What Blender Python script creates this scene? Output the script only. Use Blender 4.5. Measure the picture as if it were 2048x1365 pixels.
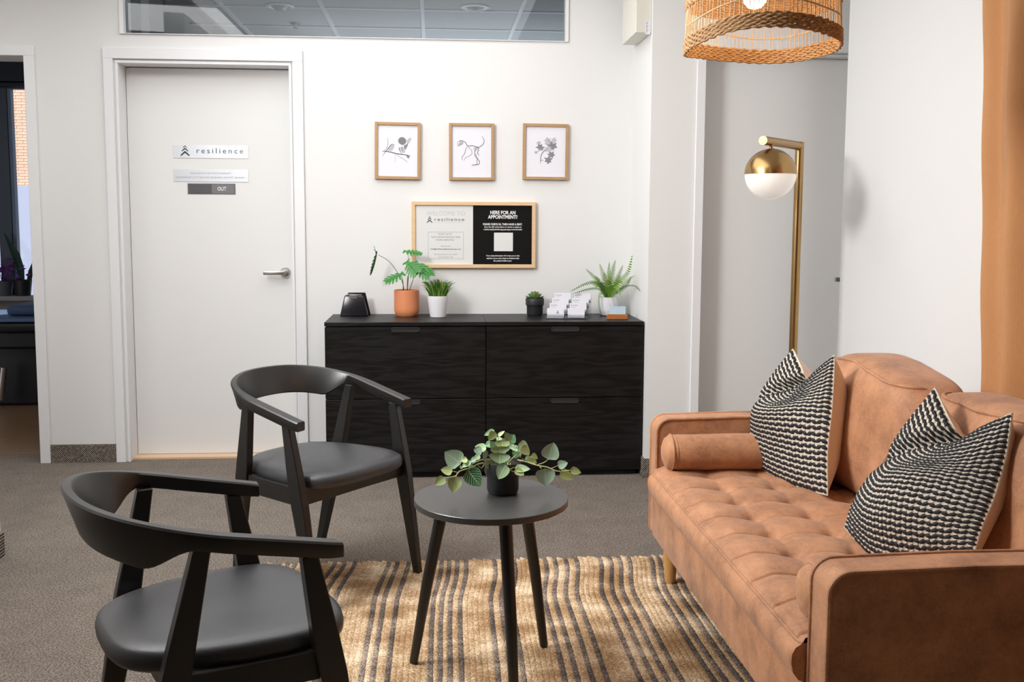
import bpy, bmesh, math, random
from mathutils import Vector, Matrix
from math import pi, sin, cos, radians as R
random.seed(7)
S = bpy.context.scene
for o in list(bpy.data.objects): bpy.data.objects.remove(o)
COL = S.collection

# ------------------------------------------------------------------ camera
F, CX, CY, YAW, TILT, ROLL, CH = 1994.2453, 1024.0, 642.08, .0779, .0993, .0047, 1.2944
fw = Vector((sin(YAW)*cos(TILT), cos(YAW)*cos(TILT), -sin(TILT)))
rt = Vector((cos(YAW), -sin(YAW), 0)); up = rt.cross(fw)
rt, up = rt*cos(ROLL)+up*sin(ROLL), up*cos(ROLL)-rt*sin(ROLL)
cd = bpy.data.cameras.new('camera'); cam = bpy.data.objects.new('camera', cd); COL.objects.link(cam)
M = Matrix((rt, up, -fw)).transposed().to_4x4(); M.translation = Vector((0, 0, CH)); cam.matrix_world = M
cd.sensor_width = 36; cd.lens = F/2048*36; cd.shift_y = (CY-682.5)/2048; cd.shift_x = 0
cd.clip_start = .05; cd.clip_end = 100
S.camera = cam
def at(px, py, Y):
    d = fw + rt*((px-CX)/F) - up*((py-CY)/F)
    return Vector((0, 0, CH)) + d*(Y/d.y)
def atz(px, py, Z):
    d = fw + rt*((px-CX)/F) - up*((py-CY)/F)
    return Vector((0, 0, CH)) + d*((Z-CH)/d.z)

# ------------------------------------------------------------------ world, lights, exposure
S.view_settings.view_transform = 'Standard'; S.view_settings.look = 'None'
S.view_settings.gamma = 1; S.view_settings.use_curve_mapping = False
S.view_settings.exposure = 0.26
w = bpy.data.worlds.new('world'); S.world = w; w.use_nodes = True
w.node_tree.nodes['Background'].inputs[0].default_value = (.75, .85, 1, 1)
w.node_tree.nodes['Background'].inputs[1].default_value = 1.0
def light(name, kind, loc, power, size=1, size_y=None, color=(1, 1, 1), target=None, **k):
    l = bpy.data.lights.new(name, kind); o = bpy.data.objects.new(name, l); COL.objects.link(o)
    l.energy = power; l.color = color; o.location = loc
    if kind == 'AREA':
        l.size = size
        if size_y: l.shape = 'RECTANGLE'; l.size_y = size_y
    elif kind in ('POINT', 'SPOT'): l.shadow_soft_size = size
    if target is not None:
        o.rotation_euler = (Vector(target)-Vector(loc)).to_track_quat('-Z', 'Y').to_euler()
    for a, b in k.items(): setattr(l, a, b)
    return o
light('key_softbox', 'AREA', (-1.5, 2.6, 2.25), 44, .7, .7, (1, .99, .975), (1.0, 3.6, .9), spread=R(140))  # window-like softbox added inside the room, out of view at the left
light('ceiling_fill_light', 'AREA', (-.45, 3.8, 2.7), 36, 2.2, 2.6, (.985, .99, 1), (-.45, 3.8, 0))
light('hall_fill_light', 'AREA', (-2.4, 3.6, 2.7), 30, 1.0, 2.0, (1, .98, .96), (-2.5, 3.6, 0))  # fill added over the hall to brighten the left side
light('office_fill_light', 'AREA', (.5, 8.0, 1.6), 26, 2.5, 2.5, (.9, .95, 1), (.5, 8.0, 3))  # unseen upward fill added to brighten the office ceiling
sun = light('sun', 'SUN', (0, 0, 10), 6.0, color=(1, .95, .90)); sun.rotation_euler = (R(52), 0, R(-25)); sun.data.angle = .01

# ------------------------------------------------------------------ materials
MATS = {}
def nt(name):
    m = bpy.data.materials.new(name); m.use_nodes = True; n = m.node_tree
    return m, n, n.nodes['Principled BSDF'], n.links
def mat(name, col, rough=.5, metal=0, noise=0, nscale=20, bump=0, bscale=60, col2=None, stretch=(1, 1, 1), spec=.5, emit=None, estr=0, trans=0, sheen=0, coat=0, sss=0, detail=4, coord='Object'):
    if name in MATS: return MATS[name]
    m, n, b, L = nt(name)
    c = (*col, 1)
    b.inputs['Base Color'].default_value = c; b.inputs['Roughness'].default_value = rough
    b.inputs['Metallic'].default_value = metal; b.inputs['Specular IOR Level'].default_value = spec
    if trans: b.inputs['Transmission Weight'].default_value = trans
    if sheen: b.inputs['Sheen Weight'].default_value = sheen
    if coat: b.inputs['Coat Weight'].default_value = coat
    if sss:
        b.inputs['Subsurface Weight'].default_value = sss; b.inputs['Subsurface Radius'].default_value = (.01, .01, .005)
    if emit: b.inputs['Emission Color'].default_value = (*emit, 1); b.inputs['Emission Strength'].default_value = estr
    if noise or bump:
        tc = n.nodes.new('ShaderNodeTexCoord'); mp = n.nodes.new('ShaderNodeMapping'); mp.inputs['Scale'].default_value = stretch
        L.new(tc.outputs[coord], mp.inputs[0])
    if noise:
        nz = n.nodes.new('ShaderNodeTexNoise'); nz.inputs['Scale'].default_value = nscale; nz.inputs['Detail'].default_value = detail; L.new(mp.outputs[0], nz.inputs[0])
        rp = n.nodes.new('ShaderNodeValToRGB'); L.new(nz.outputs[0], rp.inputs[0])
        rp.color_ramp.elements[0].position = .5-.5*min(noise, 1)*.6; rp.color_ramp.elements[1].position = .5+.5*min(noise, 1)*.6
        rp.color_ramp.elements[0].color = (*(col2 or [x*.75 for x in col]), 1); rp.color_ramp.elements[1].color = c
        L.new(rp.outputs[0], b.inputs['Base Color'])
    if bump:
        nb = n.nodes.new('ShaderNodeTexNoise'); nb.inputs['Scale'].default_value = bscale; nb.inputs['Detail'].default_value = 3; L.new(mp.outputs[0], nb.inputs[0])
        bp = n.nodes.new('ShaderNodeBump'); bp.inputs['Strength'].default_value = bump; bp.inputs['Distance'].default_value = .004
        L.new(nb.outputs[0], bp.inputs['Height']); L.new(bp.outputs[0], b.inputs['Normal'])
    MATS[name] = m; return m

wall_m = mat('wall_paint', (.79, .79, .785), .75, bump=.08, bscale=220)
trim_m = mat('trim_paint', (.82, .825, .84), .45)
door_m = mat('door_paint', (.80, .80, .79), .5, bump=.05, bscale=150)
ceil_m = mat('ceiling_paint', (.8, .8, .79), .9)
black_wood = mat('black_stained_chair_wood', (.010, .0095, .0095), .36, noise=1, nscale=60, col2=(.006, .0055, .0055), stretch=(1, 1, .15), spec=.62)
seat_m = mat('black_seat_leather', (.036, .037, .041), .42, spec=.65, bump=.15, bscale=420)
table_m = mat('black_table_lacquer', (.036, .0355, .035), .40, spec=1.0, bump=.04, bscale=250)
blackpot = mat('black_pot', (.022, .022, .025), .5)
brass = mat('brushed_brass', (.43, .27, .115), .27, metal=1)
silver = mat('satin_nickel', (.62, .61, .58), .32, metal=1)
oak = mat('oak_frame_wood', (.50, .32, .165), .55, noise=1, nscale=30, col2=(.42, .25, .12), stretch=(1, 1, 6))
pine = mat('pine_frame_wood', (.80, .58, .36), .55, noise=1, nscale=14, col2=(.72, .48, .27), stretch=(1, 1, 6))
paper = mat('drawing_paper', (.80, .80, .86), .8)
ink = mat('graphite_ink', (.08, .08, .09), .8); ink2 = mat('graphite_mid', (.25, .25, .27), .8); ink3 = mat('graphite_light', (.5, .5, .54), .8)
leg_oak = mat('sofa_leg_oak', (.62, .34, .12), .4, noise=1, nscale=25, col2=(.5, .25, .08), stretch=(4, 4, .4))

# carpet: woven loop rows
def carpet(name, rot=(0, 0, R(38))):
    m, n, b, L = nt(name)
    tc = n.nodes.new('ShaderNodeTexCoord')
    mp = n.nodes.new('ShaderNodeMapping'); mp.inputs['Rotation'].default_value = rot; L.new(tc.outputs['Object'], mp.inputs[0])
    wv = n.nodes.new('ShaderNodeTexWave'); wv.bands_direction = 'X'; wv.inputs['Scale'].default_value = 40; wv.inputs['Distortion'].default_value = 1.2
    wv.inputs['Detail'].default_value = 2; wv.inputs['Detail Scale'].default_value = 3; L.new(mp.outputs[0], wv.inputs[0])
    n1 = n.nodes.new('ShaderNodeTexNoise'); n1.inputs['Scale'].default_value = 160; n1.inputs['Detail'].default_value = 4; L.new(tc.outputs['Object'], n1.inputs[0])
    n2 = n.nodes.new('ShaderNodeTexNoise'); n2.inputs['Scale'].default_value = 9; n2.inputs['Detail'].default_value = 5; L.new(tc.outputs['Object'], n2.inputs[0])
    a = n.nodes.new('ShaderNodeMath'); a.operation = 'MULTIPLY_ADD'; a.inputs[1].default_value = .95
    L.new(n1.outputs[0], a.inputs[0])
    a2 = n.nodes.new('ShaderNodeMath'); a2.operation = 'MULTIPLY'; a2.inputs[1].default_value = .5; L.new(wv.outputs['Fac'], a2.inputs[0]); L.new(a2.outputs[0], a.inputs[2])
    rp = n.nodes.new('ShaderNodeValToRGB'); e = rp.color_ramp.elements
    e[0].position = .44; e[0].color = (.034, .026, .020, 1); e[1].position = 1.0; e[1].color = (.52, .455, .39, 1)
    x = e.new(.70); x.color = (.145, .117, .094, 1)
    L.new(a.outputs[0], rp.inputs[0])
    mx = n.nodes.new('ShaderNodeMixRGB'); mx.blend_type = 'MULTIPLY'; mx.inputs[0].default_value = .35
    L.new(rp.outputs[0], mx.inputs[1]); L.new(n2.outputs[0], mx.inputs[2]); L.new(mx.outputs[0], b.inputs['Base Color'])
    bp = n.nodes.new('ShaderNodeBump'); bp.inputs['Strength'].default_value = .7; bp.inputs['Distance'].default_value = .004
    L.new(a.outputs[0], bp.inputs['Height']); L.new(bp.outputs[0], b.inputs['Normal'])
    b.inputs['Roughness'].default_value = .95; b.inputs['Specular IOR Level'].default_value = .15
    return m
carpet_m = carpet('carpet'); board_m = carpet('carpet_baseboard', (0, R(42), 0))
def ash():
    m, n, b, L = nt('black_brown_ash_veneer')
    tc = n.nodes.new('ShaderNodeTexCoord'); mp = n.nodes.new('ShaderNodeMapping'); mp.inputs['Scale'].default_value = (1.1, 1, 9); L.new(tc.outputs['Object'], mp.inputs[0])
    nz = n.nodes.new('ShaderNodeTexNoise'); nz.inputs['Scale'].default_value = 1.6; nz.inputs['Detail'].default_value = 2; L.new(mp.outputs[0], nz.inputs[0])
    ml = n.nodes.new('ShaderNodeMath'); ml.operation = 'MULTIPLY'; ml.inputs[1].default_value = 46; L.new(nz.outputs[0], ml.inputs[0])
    sn = n.nodes.new('ShaderNodeMath'); sn.operation = 'SINE'; L.new(ml.outputs[0], sn.inputs[0])
    mp2 = n.nodes.new('ShaderNodeMapping'); mp2.inputs['Scale'].default_value = (6, 6, 160); L.new(tc.outputs['Object'], mp2.inputs[0])
    n2 = n.nodes.new('ShaderNodeTexNoise'); n2.inputs['Scale'].default_value = 2; n2.inputs['Detail'].default_value = 4; L.new(mp2.outputs[0], n2.inputs[0])
    ad = n.nodes.new('ShaderNodeMath'); ad.operation = 'MULTIPLY_ADD'; ad.inputs[1].default_value = .22; L.new(sn.outputs[0], ad.inputs[0]); L.new(n2.outputs[0], ad.inputs[2])
    rp = n.nodes.new('ShaderNodeValToRGB'); e = rp.color_ramp.elements; e[0].position = .2; e[0].color = (.002, .0018, .0018, 1); e[1].position = .85; e[1].color = (.012, .011, .0115, 1)
    L.new(ad.outputs[0], rp.inputs[0]); L.new(rp.outputs[0], b.inputs['Base Color'])
    bp = n.nodes.new('ShaderNodeBump'); bp.inputs['Strength'].default_value = .35; bp.inputs['Distance'].default_value = .002
    L.new(ad.outputs[0], bp.inputs['Height']); L.new(bp.outputs[0], b.inputs['Normal'])
    b.inputs['Roughness'].default_value = .42; b.inputs['Specular IOR Level'].default_value = .3; return m
ash_m = ash()
def leather():
    m, n, b, L = nt('tan_suede_leather')
    tc = n.nodes.new('ShaderNodeTexCoord')
    n1 = n.nodes.new('ShaderNodeTexNoise'); n1.inputs['Scale'].default_value = 9; n1.inputs['Detail'].default_value = 8; n1.inputs['Roughness'].default_value = .68; L.new(tc.outputs['Object'], n1.inputs[0])
    n2 = n.nodes.new('ShaderNodeTexNoise'); n2.inputs['Scale'].default_value = 110; n2.inputs['Detail'].default_value = 4; n2.inputs['Distortion'].default_value = 1.5; L.new(tc.outputs['Object'], n2.inputs[0])
    ad = n.nodes.new('ShaderNodeMath'); ad.operation = 'MULTIPLY_ADD'; ad.inputs[1].default_value = .35; L.new(n2.outputs[0], ad.inputs[0]); L.new(n1.outputs[0], ad.inputs[2])
    rp = n.nodes.new('ShaderNodeValToRGB'); e = rp.color_ramp.elements
    e[0].position = .47; e[0].color = (.29, .135, .066, 1); e[1].position = .80; e[1].color = (.56, .275, .14, 1)
    x = e.new(.63); x.color = (.43, .205, .105, 1)
    L.new(ad.outputs[0], rp.inputs[0]); L.new(rp.outputs[0], b.inputs['Base Color'])
    bp = n.nodes.new('ShaderNodeBump'); bp.inputs['Strength'].default_value = .25; bp.inputs['Distance'].default_value = .003
    L.new(n2.outputs[0], bp.inputs['Height'])
    L.new(bp.outputs[0], b.inputs['Normal'])
    b.inputs['Roughness'].default_value = .6; b.inputs['Sheen Weight'].default_value = .15; b.inputs['Specular IOR Level'].default_value = .35
    return m
leather_m = leather()
piping_m = mat('leather_piping', (.27, .135, .07), .55)
def jute(name, c1, c2, c3):
    m, n, b, L = nt(name)
    tc = n.nodes.new('ShaderNodeTexCoord')
    n1 = n.nodes.new('ShaderNodeTexNoise'); n1.inputs['Scale'].default_value = 210; n1.inputs['Detail'].default_value = 4; L.new(tc.outputs['Object'], n1.inputs[0])
    n2 = n.nodes.new('ShaderNodeTexNoise'); n2.inputs['Scale'].default_value = 7; n2.inputs['Detail'].default_value = 4; L.new(tc.outputs['Object'], n2.inputs[0])
    ad = n.nodes.new('ShaderNodeMath'); ad.operation = 'ADD'; L.new(n1.outputs[0], ad.inputs[0]); L.new(n2.outputs[0], ad.inputs[1])
    rp = n.nodes.new('ShaderNodeValToRGB'); e = rp.color_ramp.elements
    e[0].position = .70; e[0].color = (*c1, 1); e[1].position = 1.0; e[1].color = (*c3, 1); rp.color_ramp.elements[1].position = 1
    x = e.new(.9); x.color = (*c2, 1)
    md = n.nodes.new('ShaderNodeMath'); md.operation = 'MULTIPLY'; md.inputs[1].default_value = .85; L.new(ad.outputs[0], md.inputs[0])
    L.new(md.outputs[0], rp.inputs[0]); L.new(rp.outputs[0], b.inputs['Base Color'])
    bp = n.nodes.new('ShaderNodeBump'); bp.inputs['Strength'].default_value = .8; bp.inputs['Distance'].default_value = .004
    L.new(n1.outputs[0], bp.inputs['Height']); L.new(bp.outputs[0], b.inputs['Normal'])
    b.inputs['Roughness'].default_value = .85; b.inputs['Specular IOR Level'].default_value = .2
    return m
jute_tan = jute('natural_jute', (.30, .165, .07), (.60, .42, .25), (.86, .70, .50))
jute_dark = jute('charcoal_jute', (.05, .038, .033), (.19, .15, .125), (.45, .36, .28))

# ------------------------------------------------------------------ helpers
def tag(o, label=None, cat=None, group=None, kind=None):
    if label: o['label'] = label
    if cat: o['category'] = cat
    if group: o['group'] = group
    if kind: o['kind'] = kind
    return o
def thing(name, label, cat, loc=(0, 0, 0), rz=0, group=None):
    o = bpy.data.objects.new(name, None); COL.objects.link(o); o.location = loc; o.rotation_euler = (0, 0, rz); o.empty_display_size = .05
    return tag(o, label, cat, group)
def obj(name, bm, m=None, parent=None, smooth=False, kind=None, label=None):
    me = bpy.data.meshes.new(name)
    bmesh.ops.recalc_face_normals(bm, faces=bm.faces)
    bm.to_mesh(me); bm.free()
    if m:
        for mm in (m if isinstance(m, (list, tuple)) else [m]): me.materials.append(mm)
    if smooth:
        me.polygons.foreach_set('use_smooth', [True]*len(me.polygons))
        if smooth != 'all':
            try: me.set_sharp_from_angle(angle=R(40))
            except Exception: pass
    o = bpy.data.objects.new(name, me); COL.objects.link(o)
    if parent: o.parent = parent
    if kind: o['kind'] = kind
    if label: o['label'] = label
    return o
def NB(): return bmesh.new()
def box(bm, x0, x1, y0, y1, z0, z1, mi=0):
    vs = [bm.verts.new(p) for p in ((x0, y0, z0), (x1, y0, z0), (x1, y1, z0), (x0, y1, z0), (x0, y0, z1), (x1, y0, z1), (x1, y1, z1), (x0, y1, z1))]
    for f in ((0, 3, 2, 1), (4, 5, 6, 7), (0, 1, 5, 4), (1, 2, 6, 5), (2, 3, 7, 6), (3, 0, 4, 7)):
        bm.faces.new([vs[i] for i in f]).material_index = mi
    return vs
def bev(bm, w=.003, seg=2):
    bmesh.ops.bevel(bm, geom=list(bm.edges), offset=w, segments=seg, affect='EDGES', profile=.5, clamp_overlap=True)
    return bm
def bbox(x0, x1, y0, y1, z0, z1, w=.003, seg=2):
    b = NB(); box(b, x0, x1, y0, y1, z0, z1); return bev(b, w, seg)
def frame_of(t):
    t = t.normalized(); a = Vector((0, 0, 1)) if abs(t.z) < .95 else Vector((1, 0, 0))
    s = t.cross(a).normalized(); return s, s.cross(t).normalized()
def tube(bm, pts, r, n=8, cap=True, mi=0, closed=False):
    pts = [Vector(p) for p in pts]; rings = []; N = len(pts); ps = None
    for i, p in enumerate(pts):
        if closed: t = pts[(i+1) % N]-pts[i-1]
        else: t = pts[min(i+1, N-1)]-pts[max(i-1, 0)]
        if ps is None: s, u = frame_of(t)
        else:
            t = t.normalized(); s = (ps-t*ps.dot(t)).normalized(); u = s.cross(t).normalized()
        ps = s; rr = r[i] if isinstance(r, (list, tuple)) else r
        rings.append([bm.verts.new(p+s*cos(2*pi*k/n)*rr+u*sin(2*pi*k/n)*rr) for k in range(n)])
    for i in range(N if closed else N-1):
        A, B = rings[i], rings[(i+1) % N]
        for k in range(n): bm.faces.new((A[k], A[(k+1) % n], B[(k+1) % n], B[k])).material_index = mi
    if cap and not closed:
        bm.faces.new(rings[0][::-1]).material_index = mi; bm.faces.new(rings[-1]).material_index = mi
    return bm
def lathe(bm, prof, n=48, cx=0, cy=0, cz=0):
    rings = []
    for r, z in prof:
        if r < 1e-5: rings.append([bm.verts.new((cx, cy, cz+z))])
        else: rings.append([bm.verts.new((cx+r*cos(2*pi*k/n), cy+r*sin(2*pi*k/n), cz+z)) for k in range(n)])
    for A, B in zip(rings, rings[1:]):
        if len(A) == 1 and len(B) == 1: continue
        for k in range(n):
            if len(A) == 1: bm.faces.new((A[0], B[(k+1) % n], B[k]))
            elif len(B) == 1: bm.faces.new((A[k], A[(k+1) % n], B[0]))
            else: bm.faces.new((A[k], A[(k+1) % n], B[(k+1) % n], B[k]))
    return bm
def grid(bm, fn, nu, nv, closeu=False, mi=0, uv=None):
    V = [[bm.verts.new(fn(i/nu, j/nv)) for j in range(nv+1)] for i in range(nu if closeu else nu+1)]
    L = None
    for i in range(nu):
        a, b2 = V[i], V[(i+1) % len(V)]
        for j in range(nv):
            try: bm.faces.new((a[j], b2[j], b2[j+1], a[j+1])).material_index = mi
            except ValueError: pass
    return V
def prism(bm, poly, y0, y1, mi=0):      # polygon in XZ, extruded in Y
    A = [bm.verts.new((x, y0, z)) for x, z in poly]; B = [bm.verts.new((x, y1, z)) for x, z in poly]
    bm.faces.new(A).material_index = mi; bm.faces.new(B[::-1]).material_index = mi
    for i in range(len(poly)):
        j = (i+1) % len(poly); bm.faces.new((A[i], B[i], B[j], A[j])).material_index = mi
def ss(a, b, x):
    t = max(0, min(1, (x-a)/(b-a))); return t*t*(3-2*t)
def cr(P, t):       # Catmull-Rom through list of Vectors, t in 0..1
    n = len(P)-1; x = min(max(t, 0), .99999)*n; i = int(x); f = x-i
    p0 = P[i-1] if i > 0 else P[0]*2-P[1]; p1, p2 = P[i], P[i+1]; p3 = P[i+2] if i+2 <= n else P[n]*2-P[n-1]
    return .5*((2*p1)+(p2-p0)*f+(2*p0-5*p1+4*p2-p3)*f*f+(3*p1-p0-3*p2+p3)*f**3)
def text(s, name, parent, mat_, cx, cz, y, h, width=None, off=0.0, align='CENTER', space=1.0):
    cu = bpy.data.curves.new('t', 'FONT'); cu.body = s; cu.size = 1; cu.align_x = 'CENTER'; cu.offset = off; cu.space_character = space; cu.resolution_u = 3
    cu.extrude = 0
    to = bpy.data.objects.new('t', cu); COL.objects.link(to)
    bpy.context.view_layer.update()
    me = bpy.data.meshes.new_from_object(to.evaluated_get(bpy.context.evaluated_depsgraph_get()))
    bpy.data.objects.remove(to)
    xs = [v.co.x for v in me.vertices]; x0, x1 = min(xs), max(xs)
    k = h/.7; kx = width/(x1-x0) if width else k
    for v in me.vertices:
        v.co = ((v.co.x-(x0+x1)/2)*kx+cx, y, v.co.y*k+cz)
    me.name = name; me.materials.clear(); me.materials.append(mat_)
    o = bpy.data.objects.new(name, me); COL.objects.link(o); o.parent = parent
    return o
def chevrons(bm, cx, cz, s, y):       # logo of three stacked arcs
    for k, (w_, h_, t_) in enumerate(((1.0, .42, .26), (.72, .30, .19), (.46, .18, .11))):
        z = cz+s*(.0, .55, .98)[k]
        pts = []
        for i in range(9):
            u = -1+i/4; pts.append((cx+u*w_*s*.5, z+h_*s*(1-abs(u))*.95))
        for i in range(8):
            u0, u1 = -1+i/4, -1+(i+1)/4
            t0, t1 = t_*s*(1-.25*abs(u0)), t_*s*(1-.25*abs(u1))
            bm.faces.new([bm.verts.new(p) for p in ((pts[i][0], y, pts[i][1]), (pts[i+1][0], y, pts[i+1][1]), (pts[i+1][0], y, pts[i+1][1]+t1), (pts[i][0], y, pts[i][1]+t0))])

# ------------------------------------------------------------------ the setting
YB, YT = 5.399, 5.60
CZ = 2.75
b = NB(); box(b, -3.7, 2.6, -1.6, YT, -.1, 0); tag(obj('floor', b, carpet_m), 'grey brown ribbed carpet floor', kind='structure')
b = NB(); box(b, -3.7, 2.6, -1.6, YB, CZ, CZ+.1); tag(obj('ceiling', b, ceil_m), kind='structure')
b = NB()
for q in ((-3.7, -3.05, 0, CZ), (-3.05, -2.093, 2.128, CZ), (-2.093, -1.642, 0, CZ), (-1.642, -.742, 2.115, 2.247), (-1.642, -1.611, 2.247, CZ),
          (-1.611, .716, 2.66, CZ), (-.742, 1.063, 0, 2.247), (.716, 1.063, 2.247, CZ)):
    y0 = 5.03 if q[0] == 1.063 else YB
    box(b, q[0], q[1], y0, YT, q[2], q[3])
tag(obj('wall_back', b, wall_m), 'off-white back wall with the drawings and notice board', kind='structure')
b = NB(); box(b, 1.063, 1.2, 5.03, YT, 0, CZ); tag(obj('wall_return', b, wall_m), 'off-white return wall beside the filing cabinets', kind='structure')
b = NB()
for q in ((1.063, 1.33, 0, CZ), (1.33, 2.2, 2.132, CZ), (2.2, 2.6, 0, CZ)): box(b, q[0], q[1], 4.905, 5.03, q[2], q[3])
tag(obj('wall_back_right', b, wall_m), 'off-white projecting wall to the right of the cabinets', kind='structure')
b = NB(); box(b, 1.95, 2.07, -1.6, 4.68, 0, CZ); bev(b, .012, 3)
tag(obj('wall_right', b, wall_m), 'white wall behind the sofa', kind='structure')
b = NB(); box(b, -1.80, -1.664, -1.6, 3.87, 0, CZ); tag(obj('wall_left', b, wall_m), 'white partition end at the left edge', kind='structure')
b = NB(); box(b, -3.8, -3.7, -1.6, YT, 0, CZ); tag(obj('wall_hall', b, wall_m), kind='structure')
b = NB(); box(b, 2.6, 2.7, -1.6, YT, 0, CZ); tag(obj('wall_passage', b, wall_m), kind='structure')
b = NB(); box(b, -3.7, 2.6, -.7, -.6, 0, CZ); tag(obj('wall_front', b, mat('bounce_cut_dark', (.05, .05, .055), .9)), kind='structure')  # unseen wall behind the camera, set close and dark to cut bounce light
def baseboard(name, *bs):
    b = NB()
    for q in bs: box(b, *q)
    tag(obj(name, b, board_m), 'carpet strip baseboard', kind='structure')
baseboard('baseboard_back', (-2.041, -1.699, YB-.008, YB-.0005, 0, .098), (-.684, 1.055, YB-.008, YB-.0005, 0, .098))
baseboard('baseboard_back_right', (1.054, 1.0625, 4.897, YB-.009, 0, .098), (1.0635, 1.285, 4.896, 4.9045, 0, .098))
baseboard('baseboard_left', (-1.6635, -1.655, -1.5, 3.879, 0, .098), (-1.80, -1.6636, 3.8705, 3.879, 0, .098))
baseboard('baseboard_right', (1.941, 1.9495, -1.5, 4.67, 0, .098))

# casings (trim) – stepped profile pieces
def casing(name, xo0, xi0, xi1, xo1, ztop_i, ztop_o, y, side='both'):
    b = NB()
    if side != 'right': box(b, xo0, xi0, y-.016, y-.0005, 0, ztop_i)
    if side != 'left': box(b, xi1, xo1, y-.016, y-.0005, 0, ztop_i)
    box(b, xo0, xo1, y-.016, y-.0005, ztop_i, ztop_o)
    o = obj(name, bev(b, .002, 1), trim_m); tag(o, kind='structure'); return o
casing('trim_1', -1.699, -1.650, -.736, -.684, 2.121, 2.178, YB)
casing('trim_2', -3.1, -3.05, -2.093, -2.041, 2.128, 2.180, YB)
casing('trim_3', 1.286, 1.33, 2.2, 2.245, 2.132, 2.186, 4.905)
# door 1: stops + jamb + leaf with lever
b = NB()
box(b, -1.6415, -1.627, YB-.006, YB+.185, 0, 2.10); box(b, -.757, -.7425, YB-.006, YB+.185, 0, 2.10); box(b, -1.6415, -.7425, YB-.006, YB+.185, 2.10, 2.1145)
tag(obj('trim_4', bev(b, .002, 1), trim_m), 'white door jamb', kind='structure')
YL = 5.52
d1 = bpy.data.objects.new('door_1', None); COL.objects.link(d1); tag(d1, 'closed white flush door with nameplates', kind='structure')
obj('door_leaf', bbox(-1.625, -.759, YL, YL+.044, .012, 2.096, .002, 1), door_m, d1)
b = NB(); box(b, -1.63, -.755, 5.44, 5.60, 0.0005, .011); obj('threshold', b, mat('beech_threshold', (.72, .5, .32), .5), d1)
def lever(parent, cx, cz, y, rad=.028, L=.105, flip=1, s=1):
    h = NB(); lathe(h, [(0, 0), (rad, 0), (rad, .006), (rad*.85, .010), (0, .011)], 32)
    bmesh.ops.rotate(h, verts=h.verts, cent=(0, 0, 0), matrix=Matrix.Rotation(R(90), 3, 'X')); bmesh.ops.translate(h, verts=h.verts, vec=(cx, y, cz))
    o = obj('door_handle', h, silver, parent, smooth=True)
    k = NB(); tube(k, [(cx, y-.01, cz), (cx, y-.055, cz)], .011, 16)
    obj('handle_neck', k, silver, o, smooth=True)
    k = NB(); box(k, cx-flip*L*.5-L*.55, cx-flip*L*.5+L*.55, y-.066, y-.05, cz-.012, cz+.011)
    obj('handle_grip', bev(k, .004, 2), silver, o, smooth=True)
p = at(571, 545, YL); lever(d1, p.x, p.z, YL)
# door 2 (partly hidden by the right wall)
d2 = bpy.data.objects.new('door_2', None); COL.objects.link(d2); tag(d2, 'closed white door behind the floor lamp', kind='structure')
obj('door_leaf', bbox(1.332, 2.198, 5.0, 5.028, .012, 2.118, .002, 1), door_m, d2)
b = NB(); box(b, 1.331, 1.3325, 4.9, 4.999, 0, 2.13); box(b, 1.331, 2.199, 4.93, 4.999, 2.119, 2.131)
obj('door_jamb', b, trim_m, d2)
lever(d2, 2.12, 1.008, 5.0, .028, .08)
# threshold strip hint of timber under door 1 already built; carpet edge
# ---- office seen through the transom
b = NB()
box(b, -1.66, 2.4, YT, 10.2, -.1, 0)
tag(obj('floor', b, carpet_m), kind='structure')
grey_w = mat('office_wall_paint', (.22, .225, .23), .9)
b = NB(); box(b, -1.70, -1.635, YT, 10.2, 0, 2.9); tag(obj('wall_office_left', b, grey_w), kind='structure')
b = NB(); box(b, 2.4, 2.5, YT, 10.2, 0, 2.9); box(b, -1.7, 2.5, 10.2, 10.3, 0, 2.9); tag(obj('wall_office_back', b, grey_w), kind='structure')
b = NB(); box(b, -1.634, -1.60, YT+.001, YT+.15, 1.9, 2.60); tag(obj('trim_5', b, mat('office_wall_strip_dark', (.18, .18, .18), .8)), kind='structure')  # thin box added as the dark near strip of the side wall
b = NB(); box(b, -1.634, -1.605, YT+.151, YT+.33, 1.9, 2.60); tag(obj('trim_6', b, mat('office_wall_strip_light', (.5, .51, .52), .8)), kind='structure')  # next strip of the same side wall, its lighter tone set in colour
b = NB(); box(b, -1.66, 2.4, YT, 10.2, 2.66, 2.7)
oc = tag(obj('ceiling', b, grey_w), 'suspended tile ceiling seen through the transom', kind='structure')
tile_m = mat('ceiling_tile', (.50, .52, .53), .9, noise=1, nscale=90, col2=(.45, .47, .48), bump=.3, bscale=200)
tee_m = mat('ceiling_tee_paint', (.72, .73, .76), .6)
tx0 = -1.52+.6; YS = [YT+.35+i*.61 for i in range(8)]
XS = [-1.29+.61*i for i in range(7)]
tme = None
for i in range(-1, 7):
    for j in range(-1, 7):
        x0 = -1.29+.61*i; y0 = 6.38+.61*j-.61
        if x0+.6 > 2.4 or y0 < YT: continue
        if x0 < -1.63:
            continue
        if tme is None:
            t = obj('ceiling_tile', bbox(.008, .602, .008, .602, 0, .015, .004, 1), tile_m); tme = t.data
        else:
            t = bpy.data.objects.new('ceiling_tile', tme); COL.objects.link(t)
        t.parent = oc; t.location = (x0, y0, 2.605)
for i in range(7):
    x0 = -1.29+.61*i
    b = NB(); box(b, x0-.012, x0+.012, YT, 10.2, 2.596, 2.612); obj('ceiling_tee', b, tee_m, oc)
for j in range(-1, 7):
    y0 = 6.38+.61*j
    b = NB(); box(b, -1.63, 2.4, y0-.012-.61, y0+.012-.61, 2.597, 2.611); obj('ceiling_tee', b, tee_m, oc)
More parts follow.
